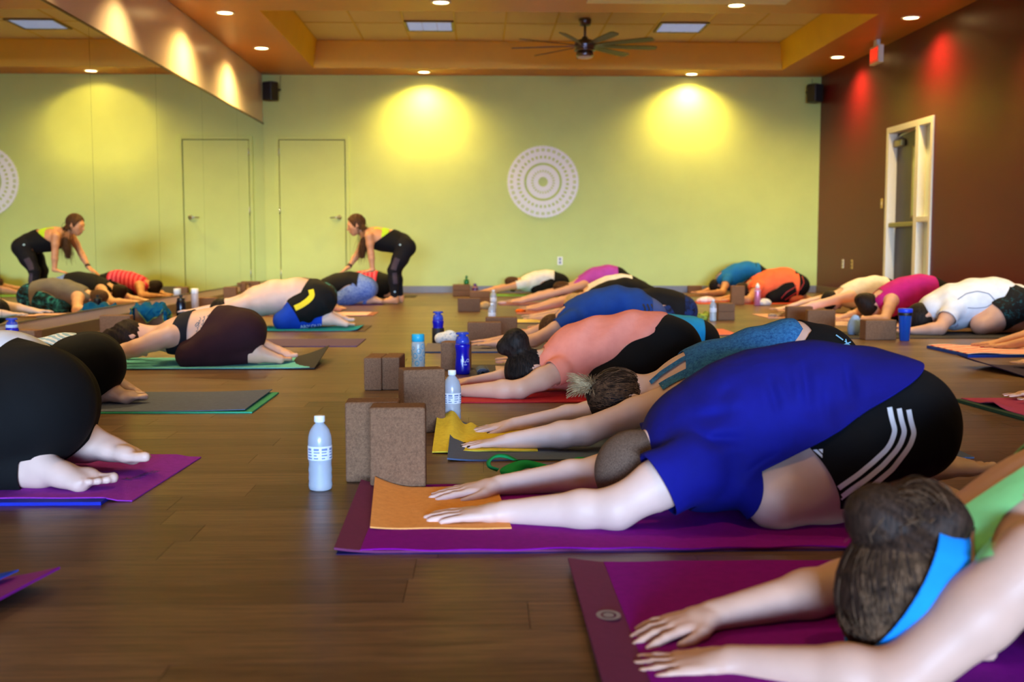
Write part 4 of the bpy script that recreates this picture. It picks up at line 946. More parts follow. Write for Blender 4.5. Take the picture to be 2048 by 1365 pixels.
bottle('sport_bottle', 'royal blue bottle with a pale collar at the left edge', 22, 708, BH, M_roy, BHC, M_royc, (.160, .178, .0365, mat('pale_collar', (170, 190, 226), .5, var=0)), h2o)
bottle('sport_bottle', 'blue bottle with a black lower half near the white patterned towel', 876, 688, BH, M_roy, BHC, M_royc, (.002, .105, .0405, mat('black_sleeve', (16, 18, 26), .6, var=.04)))
def bubbles(t):
    m_ = mat('cyan_bubble_print', (30, 160, 200), .5, var=0); r = random.Random(2)
    for k in range(22):
        a0 = -math.pi+.29*k; z0 = .03+.105*((k*.618) % 1); R0 = r.uniform(.008, .014); vs = []; n_ = 16
        for q in (R0, R0*.72):
            for i in range(n_):
                s = 6.283*i/n_; a = a0+q*math.cos(s)/.036; vs.append((.0372*math.cos(a), .0372*math.sin(a), z0+q*1.15*math.sin(s)))
        MB().add(vs, [(i, (i+1) % n_, n_+(i+1) % n_, n_+i) for i in range(n_)]).build('bubble_print', m_, t)
bottle('water_bottle', 'clear bottle with cyan cap and cyan bubble print', 836, 742, [(.034, 0), (.0365, .004), (.0365, .14), (.033, .152), (.030, .156)], plast('frosted_plastic', (206, 214, 214), .4, .3), [(.031, .154), (.034, .156), (.034, .192), (.031, .195)], mat('cyan_cap', (30, 170, 210), .4, var=0), None, bubbles, n=32)
SL = [(.028, 0), (.031, .004), (.031, .15), (.027, .166), (.018, .176)]; SLC = [(.017, .174), (.020, .176), (.020, .2), (.012, .206), (.008, .222)]
bottle('sport_bottle', 'purple bottle by the back wall baseboard', 950, 588, [(.036, 0), (.04, .01), (.04, .07), (.032, .1), (.02, .115)], plast('purple_plastic', (96, 30, 120), .3), [(.018, .112), (.02, .114), (.02, .135), (.016, .14)], mat('violet_cap', (90, 60, 140), .5), (.075, .10, .037, mat('peach_liquid', (180, 130, 120), .5)))
bottle('sport_bottle', 'small green bottle on the far stack of cork blocks', 933, 570, [(.03, 0), (.034, .006), (.034, .055), (.02, .068)], plast('green_plastic', (20, 130, 60), .3), [(.012, .066), (.012, .09), (.02, .096), (.008, .118)], mat('green_cap', (20, 110, 60), .5), z0=.1535, Y=gY(923, 593)+.076)
bottle('sport_bottle', 'pink metal bottle before the neon orange person', 1516, 612, SL, mat('pink_metal', (214, 130, 170), .3, metal=.3, var=.12, nscale=60), SLC, M_capw, (.14, .152, .0315, mat('lilac_band', (220, 190, 220), .4)), sc=1.12)
bottle('sport_bottle', 'dark teal bottle behind the bright blue T-shirt person head', 1443, 590, SL, plast('teal_plastic', (16, 90, 96), .3), SLC, mat('teal_cap', (20, 110, 120), .5), None, sc=1.1)
bottle('tumbler', 'translucent blue tumbler with a black band beside the cork block on the right', 1812, 683, [(.032, 0), (.034, .004), (.045, .175), (.046, .18)], plast('sea_blue_plastic', (20, 90, 200), .45, .15), [(.047, .178), (.048, .182), (.048, .20), (.050, .203), (.050, .222), (.046, .228)], mat('bright_blue_lid', (20, 60, 220), .4), (.178, .20, .0485, mat('black_band', (14, 14, 18), .5)))
bottle('sport_bottle', 'black metal bottle standing near the mirror', 361, 644, [(.038, 0), (.041, .005), (.041, .15), (.034, .172), (.03, .178)], mat('black_gloss_metal', (20, 24, 38), .22, metal=.3, var=.03), [(.030, .176), (.032, .178), (.032, .196), (.012, .2), (.012, .216), (.018, .222)], mat('dark_cap', (18, 18, 22), .4), sc=1.05)
bottle('water_bottle', 'slim frosted white bottle near the mirror', 389, 623, [(.034, 0), (.036, .005), (.036, .165), (.033, .175)], plast('white_frost_plastic', (214, 206, 214), .3, .35), [(.034, .174), (.036, .176), (.036, .22), (.032, .225)], M_capw, sc=1.02)
# ================================================================== loose cloths and strap
def crumple(label, px, py, rx, ry, rz_, m, seed, name='hand_towel', amp=.012, fr=60, h=.006, z0=.001):
    c = onZ(px, py)+A_(0, ry, 0)
    pr = [el(c+A_(0, 0, z0+rz_*.5), (rx, ry, rz_*.75), None, .03), el(c+A_(rx*.3, 0, z0+rz_*.7), (rx*.5, ry*.6, rz_*.5), None, .03), el(c+A_(-rx*.45, -ry*.2, z0+rz_*.35), (rx*.45, ry*.6, rz_*.45), None, .03)]
    V, Q = iso(pr, h, 0, folds(seed, amp, fr, (.6, .5, .6), 2.0)); V[:, 2] = np.maximum(V[:, 2], z0)
    return tag(link_mesh(name, V, Q, m), label, 'towel')
crumple('white patterned towel on the end of the grey mat towel', 892, 690, .075, .05, .06, printed('white_blue_pattern', ((240, 242, 246), (236, 240, 244), (220, 230, 240), (60, 120, 160)), 26), 3, z0=.009)
def rolled(label, px, py, w_, m, z0):
    c = onZ(px, py, z0); pts = []; n = 46
    for i in range(n): a = i/n*3.2*2*math.pi; R = .006+.018*i/n; pts.append((R*math.cos(a)*1.45, R*math.sin(a)))
    V = []; fs = []
    zc = .026
    for y in np.linspace(0, w_, 7):
        for x, z in pts: V.append((c[0]+x-y*.05, c[1]+y, z0+zc+z))
    for j in range(6):
        for i in range(n-1): fs.append((j*n+i, j*n+i+1, (j+1)*n+i+1, (j+1)*n+i))
    o = link_mesh('rolled_towel', V, fs, m); s = o.modifiers.new('thickness', 'SOLIDIFY'); s.thickness = .0032; s.offset = 0
    return tag(o, label, 'towel')
rolled('rolled grey and blue towel left of the peach T-shirt head', 966, 756, .15, terry('terry_rolled', (96, 108, 128)), .007)
crumple('tan cloth lying by the small clear bottle', 968, 618, .07, .05, .05, terry('terry_tan', (206, 170, 120)), 5)
crumple('orange cloth at the end of the dusty rose mat', 1041, 626, .045, .05, .018, terry('terry_tangerine', (240, 110, 30)), 6, amp=.004, z0=.006)
crumple('pale cloth on the mauve mat near the violet tank person', 1004, 609, .05, .05, .018, terry('terry_lilac', (214, 186, 196)), 7, amp=.004, z0=.006)
crumple('white and pink cloth on the rust mat', 1413, 606, .10, .05, .05, printed('pink_white_cloth', ((244, 236, 234), (240, 214, 206), (230, 130, 110)), 14), 8, z0=.006)
crumple('crumpled white towel beside the pink metal bottle', 1532, 612, .075, .05, .055, terry('terry_white', (226, 224, 228)), 9, z0=.0055)
crumple('small green and purple pouch left of the cloudy bottle', 1408, 641, .055, .05, .05, printed('green_pouch', ((150, 170, 50), (170, 190, 70), (60, 24, 50)), 22), 10)
crumple('grey patterned cloth near the hands of the white tank person', 1556, 636, .08, .04, .025, printed('grey_pattern', ((190, 170, 150), (120, 100, 90), (210, 190, 170)), 30), 11, z0=.006)
crumple('pale blue cloth behind the cork block on the right', 1712, 672, .045, .05, .11, terry('terry_paleblue', (150, 180, 226)), 12, z0=.006)
crumple('terracotta towel behind the feet of the neon orange person', 1596, 607, .09, .07, .07, terry('terry_terracotta', (170, 84, 64)), 13, z0=.006)
crumple('white towel at the near end of the black bottle by the mirror', 398, 632, .12, .08, .02, terry('terry_white', (226, 224, 228)), 15, amp=.004)
crumple('small white cloth under the tattooed person bun', 205, 690, .05, .05, .03, terry('terry_white', (226, 224, 228)), 16)
def draped():
    c = onZ(297, 651); z0 = .1445; hw, hd = .125, .056; n, m_ = 46, 26; V = []; r = np.random.RandomState(3)
    cy = c[1]+.056
    for i in range(n+1):
        for j in range(m_+1):
            u = (i/n-.55)*.52+.012*math.sin(j*.8); v = (j/m_-.62)*.30+.014*math.sin(i*.7); x, z = u, z0+.004
            if u > hw: x = hw+.006+.035*math.sin(j*.7)**2*min(1, (u-hw)*14); z = z0-(u-hw)*(.75+.35*math.sin(j*.45+1))
            if u < -hw: x = -hw-.006-.015*math.sin(j*.6)**2; z = z0-(-hw-u)*.8
            y = v
            if v < -hd: y = -hd-.006-.03*math.sin(i*.55)**2*min(1, (-hd-v)*16); z = min(z, z0+.012*math.sin(i*.5)-(-hd-v)*(.45+.45*math.sin(i*.27+.6)))
            if v > hd: y = hd+.006; z = min(z, z0-(v-hd)*.8)
            if abs(u) < hw and abs(v) < hd: z += .030*(math.sin(i*.62+.8*math.sin(j*.5))*.5+.5)+.018*(math.sin(j*.9+i*.25)*.5+.5)
            V.append((c[0]+x, cy+y, max(z, .004)))
    fs = [(i*(m_+1)+j, (i+1)*(m_+1)+j, (i+1)*(m_+1)+j+1, i*(m_+1)+j+1) for i in range(n) for j in range(m_)]
    o = link_mesh('hand_towel', V, fs, terry('terry_deepteal', (10, 84, 120))); s = o.modifiers.new('thickness', 'SOLIDIFY'); s.thickness = .003
    tag(o, 'deep teal towel with lime edging draped over a cork block', 'towel')
    k = m_+1; rim = [V[i*k] for i in range(n+1)]+[V[n*k+j] for j in range(1, k)]+[V[i*k+m_] for i in range(n-1, -1, -1)]+[V[j] for j in range(m_-1, 0, -1)]
    MB().tube(rim+[rim[0]], .0036, 6).build('edging', mat('lime_edging', (140, 170, 50), .8), o, True)
draped()
def strap():
    m_ = cloth('green_webbing', (20, 160, 90), weave=1500, wr=.1)
    t = thing('yoga_strap', 'green webbing yoga strap looped on the floor behind the blue T-shirt arms', 'yoga strap')
    A = [((1037, 921), (1028, 921), 3.30), ((1014, 908), (1008, 914), 3.31), ((991, 908), (988, 915), 3.29), ((971, 922), (979, 925), 3.26), ((974, 937), (982, 934), 3.23), ((994, 944), (998, 939), 3.21)]
    B = [((1023, 968), (1048, 962), 3.17), ((1008, 955), (1042, 953), 3.19), ((996, 942), (1036, 948), 3.20), ((1014, 931), (1040, 944), 3.22), ((1037, 922), (1047, 939), 3.26), ((1056, 921), (1058, 936), 3.28), ((1093, 930), (1082, 943), 3.29), ((1128, 946), (1102, 956), 3.27), ((1160, 960), (1135, 968), 3.25)]
    C = [((1135, 942), (1140, 942), 3.31), ((1136, 926), (1145, 930), 3.34), ((1153, 915), (1158, 922), 3.37), ((1174, 917), (1172, 930), 3.38), ((1200, 927), (1194, 941), 3.36), ((1225, 945), (1212, 955), 3.33)]
    for P in (A, B, C):
        q = []; n0 = len(P)
        E = np.array([np.r_[onY(a[0], a[1], Y+.008), onY(b[0], b[1], Y-.008)] for a, b, Y in P]); x = np.arange(n0); xx = np.linspace(0, n0-1, (n0-1)*8+1)
        S = np.stack([np.interp(xx, x, E[:, i]) for i in range(6)], 1)
        for _ in range(12): S[1:-1] = (S[:-2]+2*S[1:-1]+S[2:])/4
        S[:, 2] = np.maximum(S[:, 2], .003); S[:, 5] = np.maximum(S[:, 5], .003); n = len(S)
        o = link_mesh('webbing', np.concatenate([S[:, :3], S[:, 3:]]), np.array([(i, i+1, n+i+1, n+i) for i in range(n-1)], np.int32), m_, t); sd = o.modifiers.new('thickness', 'SOLIDIFY'); sd.thickness = .0026
strap()
# ------------------------------------------------------------------ man in the royal blue shirt
def man_blue():
    Y = 2.80; p = Person('person in a royal blue T-shirt and black striped shorts folded forward on the purple mat', Y, .006, SKINP())
    N, Fa = Y-.17, Y+.17
    p.torso([(1375, 800, 960, .15), (1440, 752, 990, .185), (1530, 712, 985, .185), (1630, 698, 945, .175), (1720, 712, 925, .175), (1790, 745, 955, .185), (1805, 790, 960, .18)])
    # near (left) arm
    p.arm(0, px3(1385, 930, N-.02), px3(1232, 1030, N-.05), px3(1008, 1034, N+.02), rr=(.060, .056, .048, .045, .028))
    p.hand(0, d=px3(850, 1045, N+.03)-px3(1008, 1036, N+.02), curl=.10, spread=.22, lift=-.02, sz=1.12)
    p.arm(1, px3(1372, 870, Fa), px3(1200, 958, Fa+.03), px3(1000, 994, Fa-.02), rr=(.060, .056, .046, .043, .028))
    p.hand(1, d=px3(846, 1016, Fa-.06)-px3(1000, 996, Fa-.02), curl=.10, spread=.22, lift=-.02, sz=1.12)
    p.leg(0, px3(1800, 845, N+.05), px3(1552, 1010, N-.03), px3(1830, 1005, N+.06), px3(1925, 1005, N+.12), rr=(.135, .112, .073, .060, .040), n=(.25, .05, 1))
    p.leg(1, px3(1790, 830, Fa-.05), px3(1560, 940, Fa), px3(1830, 940, Fa-.06), px3(1925, 940, Fa-.06), rr=(.135, .11, .073, .060, .040), n=(.25, 0, 1))
    p.head(px3(1296, 944, Y-.03), crown=(-.80, -.05, -.42), face=(.50, 0, -.86), sz=1.08, neck=px3(1365, 872, Y), nr=.058)
    b = p.body()
    sh = cloth('royal_blue_jersey', (8, 12, 122), wr=.25, wscale=8)
    # loose shirt with drape under the chest
    f0 = folds(3, .006, 26, (1, .1, -.35), 1.2)
    f1 = creases([(1613, 715, 1597, 812, 1), (1694, 722, 1683, 800, .9), (1534, 750, 1541, 828, .9), (1572, 745, 1566, 800, .5), (1384, 836, 1458, 818, .9), (1396, 872, 1486, 866, .9), (1370, 850, 1424, 880, .6), (1745, 822, 1800, 792, 1), (1735, 838, 1780, 820, .7), (1650, 860, 1720, 800, .5), (1470, 940, 1560, 880, .7), (1640, 770, 1632, 850, .5), (1430, 800, 1470, 770, .5)], Y-.14, .009)
    ex = lambda P: f0(P)+f1(P)
    drape = [ec(px3(1420, 925, Y-.08), px3(1560, 860, Y-.06), .10, .10, .12, .11, (0, 1, 0), .08, 'dr')]
    s1 = J = p.J
    ua = nrm(J['el0']-J['sh0']); ub = nrm(J['el1']-J['sh1'])
    sl0 = J['sh0']+ua*.095; sl1 = J['sh1']+ub*.10
    a, c = px3(1575, 903, Y-.2), px3(1835, 752, Y-.2); hn = nrm(np.cross(c-a, A_(0, 1, 0)));  hn = hn if hn[0] > 0 else -hn
    p.wear('t_shirt', ['torso', 'uarm', 'thigh'], sh, .017, [(sl0, ua, .27), (sl1, ub, .27), (a, hn, None, [el(px3(1420, 935, Y), (.075, .3, .10), None, .02)]), (px3(1362, 872, Y), nrm(px3(1262, 928, Y)-px3(1365, 872, Y)), .075)], ex, more=drape, thick=.004)
    blk = cloth('black_sport_knit', (10, 10, 14), wr=.2)
    kn = nrm(J['kn0']-J['hip0']); kc = J['hip0']+(J['kn0']-J['hip0'])*.72; kn1 = nrm(J['kn1']-J['hip1']); kc1 = J['hip1']+(J['kn1']-J['hip1'])*.72
    st = p.wear('shorts', ['thigh', 'torso'], blk, .006, [(kc, kn, .30), (kc1, kn1, .26), (px3(1600, 800, Y), A_(-1, 0, .25), None, ['thigh'])], folds(8, .002, 30, (1, 0, .6)), thick=.003)
    D = Decal(st); wm = mat('white_stripe_print', (240, 242, 250), .6, var=0)
    base = [(1779, 816), (1783, 838), (1790, 862), (1782, 885), (1772, 900), (1745, 925), (1715, 950), (1680, 974), (1657, 992)]
    for o in (0, 19, 38): D.ribbon('stripe', [(x+o*(1 if y < 900 else 1.0), y+o*.12+(o*.25 if y > 900 else 0)) for x, y in base], 10, wm, st)
    lo = [(1617, 901), (1647, 898), (1646, 924)]
    D.poly('emblem', [(1617, 902), (1624, 901), (1644, 919), (1643, 924)], [(0, 1, 2, 3)], wm, st)
    D.poly('emblem', [(1626, 901), (1634, 900), (1645, 911), (1645, 917)], [(0, 1, 2, 3)], wm, st)
    D.poly('emblem', [(1637, 900), (1646, 899), (1646, 908)], [(0, 1, 2)], wm, st)
    p.hair(hair_mat('cropped_brown_hair', (70, 52, 42), (128, 104, 88), (220, 220, 120), .7), line=.045, nape=.075, infl=.005)
man_blue()
# ------------------------------------------------------------------ shared fabrics and hair
BLK = lambda: cloth('black_legging_knit', (9, 9, 12), wr=.12)
HB = lambda: hair_mat('dark_brown_hair', (20, 14, 12), (52, 36, 28))
HM = lambda: hair_mat('brown_hair', (44, 28, 18), (104, 70, 44))
HK = lambda: hair_mat('black_hair', (12, 10, 10), (50, 40, 36))
HBL = lambda: hair_mat('blonde_hair', (170, 130, 76), (234, 204, 146))
def ik(sh, wr, L1, L2, pole):
    d = wr-sh; D = np.linalg.norm(d); u = d/D
    if D >= (L1+L2)*.998: return sh+d*L1/(L1+L2)
    a = (L1*L1-L2*L2+D*D)/(2*D); hgt = math.sqrt(max(L1*L1-a*a, 0)); p = np.asarray(pole, float); p = nrm(p-u*(p@u))
    return sh+u*a+p*hgt
def plane(p0, p1, keep):
    """cut plane through two sagittal points, running straight across the body; keep = a point kept"""
    n = nrm(np.cross(np.asarray(p1)-np.asarray(p0), A_(0, 1, 0))); n = -n if (np.asarray(keep)-p0)@n > 0 else n
    return (np.asarray(p0), n)
def waist(p0, p1, keep): return plane(p0, p1, keep)+(None, ['thigh', 'shin'])
def child(label, Y, xh, xb, yt, h, skin, sz=1.0, top=None, kind='tank', legs=None, legkind='leggings', hair=None, hairkind='bun', hd=(0, 0, 0), dyh=0.0, wide=1.0, topx=1.06, reach=.17, feet=True, arm_r=1.0, hips=1.0, hsz=1.0, low=None, hdir=None):
    p = Person(label, Y, h, skin, sz)
    zt = px3((xh+xb)/2*.4+xb*.6, yt, Y)[2]; Xh = px3(xh, yt, Y)[0]; Xb = px3(xb, yt, Y)[0]
    g = sz*.97; gz = zt/.418
    X = lambda x: Xb-.012-(1.31-x)*g
    Z = lambda z: z*gz
    W = lambda x, z, dy=0.0: A_(X(x), Y+dy, z)
    C = []
    for x, t, b, hw in ((.63, .265, .12, .125), (.72, .33, .07, .16), (.85, .385, .09, .16), (.98, .405, .14, .15), (1.08, .39, .16, .155), (1.15, .345, .12, .165), (1.18, .30, .11, .16)):
        C.append((A_(X(x), Y, (Z(t)+Z(b))/2), (Z(t)-Z(b))/2, hw*sz*wide))
    p.torso_w(C)
    a_ = arm_r
    for i, sg in ((0, -1), (1, 1)):
        sh = W(.665, Z(.20), sg*.165*sz*wide); wr = A_(Xh+.165*sz, Y+sg*(reach+dyh)*sz, MATZ+.03)
        e = ik(sh, wr, .29*sz, .26*sz, (-.2, sg*1.0, -.55))
        p.arm(i, sh, e, wr, rr=[r*a_ for r in (.056, .046, .040, .041, .026)])
        p.hand(i, d=(-1, 0, -.02), curl=.12, spread=.3)
        hz = Z(.20)
        p.leg(i, W(1.172, Z(.205), sg*.085*sz), W(.84, .06, sg*.135*sz), W(1.20, .05, sg*.075*sz), W(1.36, .03, sg*.045*sz), rr=[r*q for r, q in zip((.122, .098, .062, .056, .036), (hips, hips, 1, 1, 1))], n=(.2, 0, 1), feet=feet)
    p.head(W(.575+hd[0], .125+hd[2], hd[1]), crown=(-.80, 0, -.40), face=(.45, 0, -.85), sz=.98*hsz*sz**.5, neck=W(.66, Z(.215)), nr=.047)
    p.body()
    J = p.J
    tm = top
    hem = plane(W(topx, Z(.05)), W(topx+.03, Z(.42)), W(.8, .2))
    neck = (W(.645, Z(.21)), A_(-1, 0, -.35), .11)
    hips_ = [rc(J['hip%d' % i], J['hip%d' % i]+(J['kn%d' % i]-J['hip%d' % i])*.08, .122*hips*sz, .12*hips*sz, .05, 'h') for i in (0, 1)]
    if tm is not None:
        cs = [hem, neck]
        if kind == 'tee':
            for i in (0, 1):
                u = nrm(J['el%d' % i]-J['sh%d' % i]); cs.append((J['sh%d' % i]+u*.11*sz, u, .26*sz))
            p.wear('t_shirt', ['torso', 'uarm'], tm, .011, cs, more=hips_, extra=folds(int(Y*10), .005, 30, (1, 0, -.4)))
        else: p.wear('tank_top', ['torso'], tm, .009, cs, more=hips_, extra=folds(int(Y*10), .003, 30, (1, 0, -.4)))
    if legs is not None:
        wst = waist(W(topx-.06, Z(.05)), W(topx-.03, Z(.42)), W(1.2, .2)); cs = [wst]
        for i in (0, 1):
            if legkind == 'shorts': u = nrm(J['kn%d' % i]-J['hip%d' % i]); cs.append((J['hip%d' % i]+(J['kn%d' % i]-J['hip%d' % i])*.68, u, .22*sz))
            else:
                f = .9 if legkind == 'leggings' else .5; u = nrm(J['an%d' % i]-J['kn%d' % i]); cs.append((J['kn%d' % i]+(J['an%d' % i]-J['kn%d' % i])*f, u, .13*sz, ['thigh', 'torso']))
        p.wear('shorts' if legkind == 'shorts' else 'leggings', ['torso', 'thigh']+([] if legkind == 'shorts' else ['shin']), legs, .005, cs)
    if hair is not None:
        more = []
        if hairkind == 'bun': more = [el(p.hp(0, .075, -.085), (.042, .042, .042), None, .02, 'bun'), el(p.hp(0, .05, -.07), (.05, .05, .05), None, .03, 'bun')]
        if hairkind == 'pony': more = [rc(p.hp(0, .06, -.08), p.hp(0, .12, -.06), .025, .032, .02), rc(p.hp(0, .12, -.06), p.hp(0, .17, .03), .032, .016, .02)]
        if hairkind == 'loose': more = [ec(p.hp(0, .04, -.05), p.hp(0, .15, .02), .07, .05, .06, .02, (0, 1, 0), .04), rc(p.hp(.05, 0, -.02), p.hp(.06, .10, .08), .03, .012, .03), rc(p.hp(-.05, 0, -.02), p.hp(-.06, .10, .08), .03, .012, .03)]
        p.hair(hair, more, line=.035, infl=.010 if hairkind != 'short' else .006)
    return p
# ------------------------------------------------------------------ woman with the blue headband, nearest right
def woman_front():
    Y = 1.80; p = Person('person with a bright blue headband and messy brown bun in the near right corner', Y, .005, SKIN())
    N, Fa = Y-.16, Y+.15
    p.torso([(1965, 1010, 1200, .13), (2040, 952, 1240, .165), (2160, 880, 1240, .17), (2320, 840, 1190, .16), (2470, 850, 1160, .16), (2590, 900, 1220, .17), (2620, 950, 1220, .165)])
    p.arm(0, px3(2075, 1120, N-.02), px3(1800, 1362, N-.03), px3(1462, 1326, N+.07), rr=(.060, .054, .045, .044, .027), ground=False)
    p.hand(0, d=px3(1264, 1340, N+.08)-px3(1462, 1330, N+.07), curl=.12, spread=.42, lift=.0, tips=True, sz=.98)
    p.arm(1, px3(1960, 1080, Fa), px3(1690, 1200, Fa+.03), px3(1425, 1258, Fa-.06), rr=(.058, .050, .045, .042, .026))
    p.hand(1, d=px3(1240, 1296, Fa-.12)-px3(1425, 1250, Fa-.06), curl=.30, spread=.40, lift=-.02, tips=True, sz=.98, bend=(.6, .8, 1, 1))
    p.leg(0, px3(2590, 1080, N+.05), px3(2230, 1280, N), px3(2700, 1280, N+.05), px3(2880, 1290, N+.1), rr=(.125, .10, .065, .056, .036))
    p.leg(1, px3(2590, 1070, Fa-.05), px3(2230, 1200, Fa), px3(2700, 1200, Fa-.05), px3(2880, 1200, Fa-.05), rr=(.125, .10, .065, .056, .036))
    p.head(px3(1862, 1194, Y-.07), crown=(-.80, -.10, -.42), face=(.62, -.12, -.78), sz=1.15, neck=px3(1960, 1105, Y), nr=.05)
    p.body()
    gm = cloth('mint_green_knit', (150, 236, 150), wr=.1)
    o = p.wear('tank_top', ['torso'], gm, .009, [(px3(2110, 900, Y), A_(-1, 0, .1)), plane(px3(2500, 1300, Y), px3(2500, 800, Y), px3(2300, 1000, Y))], h=.007)
    J = p.J; cs = [waist(px3(2440, 1300, Y), px3(2440, 800, Y), px3(2600, 1100, Y))]
    for i in (0, 1): u = nrm(J['an%d' % i]-J['kn%d' % i]); cs.append((J['kn%d' % i]+(J['an%d' % i]-J['kn%d' % i])*.9, u, .13, ['thigh', 'torso']))
    p.wear('leggings', ['torso', 'thigh', 'shin'], BLK(), .005, cs, h=.009)
    D = Decal(p.bd)
    D.ribbon('strap', [(2075, 950), (2020, 985), (1975, 1015), (1935, 1042), (1918, 1060)], 46, gm, o, .005, 8, 4)
    D.ribbon('strap', [(2040, 985), (1995, 1020), (1972, 1060), (1966, 1098), (1972, 1120)], 40, gm, o, .005, 8, 4)
    hm = hair_mat('dark_brown_hair_near', (24, 16, 13), (74, 52, 40), (90, 90, 12))
    bun = [el(p.hp(.0, .008, -.130), (.042, .044, .040), None, .005), el(p.hp(-.01, -.046, -.104), (.062, .046, .044), None, .006), el(p.hp(.0, -.01, -.08), (.06, .05, .05), None, .03), el(p.hp(.03, -.06, -.09), (.03, .03, .028), None, .02)]
    hr = p.hair(hm, bun, line=.012, nape=.085, tilt=(.87, -.5), infl=.014, extra=lambda P: .0009*np.sin(P@A_(210, 130, 260)+2*np.sin(P@A_(40, 60, 30))))
    c, cr, fa, sd, z = p.hd; r = np.random.RandomState(5)
    roots = []
    for _ in range(1100):
        a = r.uniform(-1, 1)*1.5; b = r.uniform(-.5, 1.45)
        v = sd*math.sin(a)*math.cos(b*.6)+cr*math.sin(b)-fa*math.cos(a)*.3+fa*.55*math.cos(b); roots.append(c+nrm(v)*.1*z)
    cv = cap_strands(p.capp, roots, p.hp(0, -.01, -.105), 14, .0155, 2)
    for _ in range(220):                                   # coils around the bun and a few stray ends
        q = p.hp(r.uniform(-.02, .03), r.uniform(-.06, .015), -.115); a0 = r.uniform(0, 6.3); R_ = r.uniform(.028, .05); t = np.linspace(0, r.uniform(1.5, 3.2), 12)[:, None]
        e1 = nrm(r.randn(3)); e2 = nrm(np.cross(e1, r.randn(3))); cv.append(q+R_*(np.cos(a0+t)*e1+np.sin(a0+t)*e2))
    for _ in range(26):
        q = p.hp(r.uniform(-.05, .06), r.uniform(-.07, .03), -.12); v = nrm(A_(-.5, 0, .6)+r.randn(3)*.7); t = np.linspace(0, 1, 8)[:, None]; cv.append(q+v*t*r.uniform(.03, .085)+A_(0, 0, -.03)*t*t)
    strands('hair_strands', cv, hair_mat('brown_strand', (30, 19, 14), (132, 98, 72), (20, 20, 20)), hr, .0014, .0004)
    # headband: a band of cloth around the hair in front of the ears
    nb = nrm(cr*.50-fa*.87); q0 = c+nb*.034
    def band(V): d = (V-q0)@nb; return np.abs(d-.006)-.027
    o = solid('headband', p.capp+[el(p.hp(0, .02, -.012), (.078*z, .093*z, .098*z), np.stack([sd, cr, fa]), .02)], .004, cloth('azure_band', (20, 140, 235), wr=.1, wscale=14), p.t, .0215, None, band, .003)
woman_front()
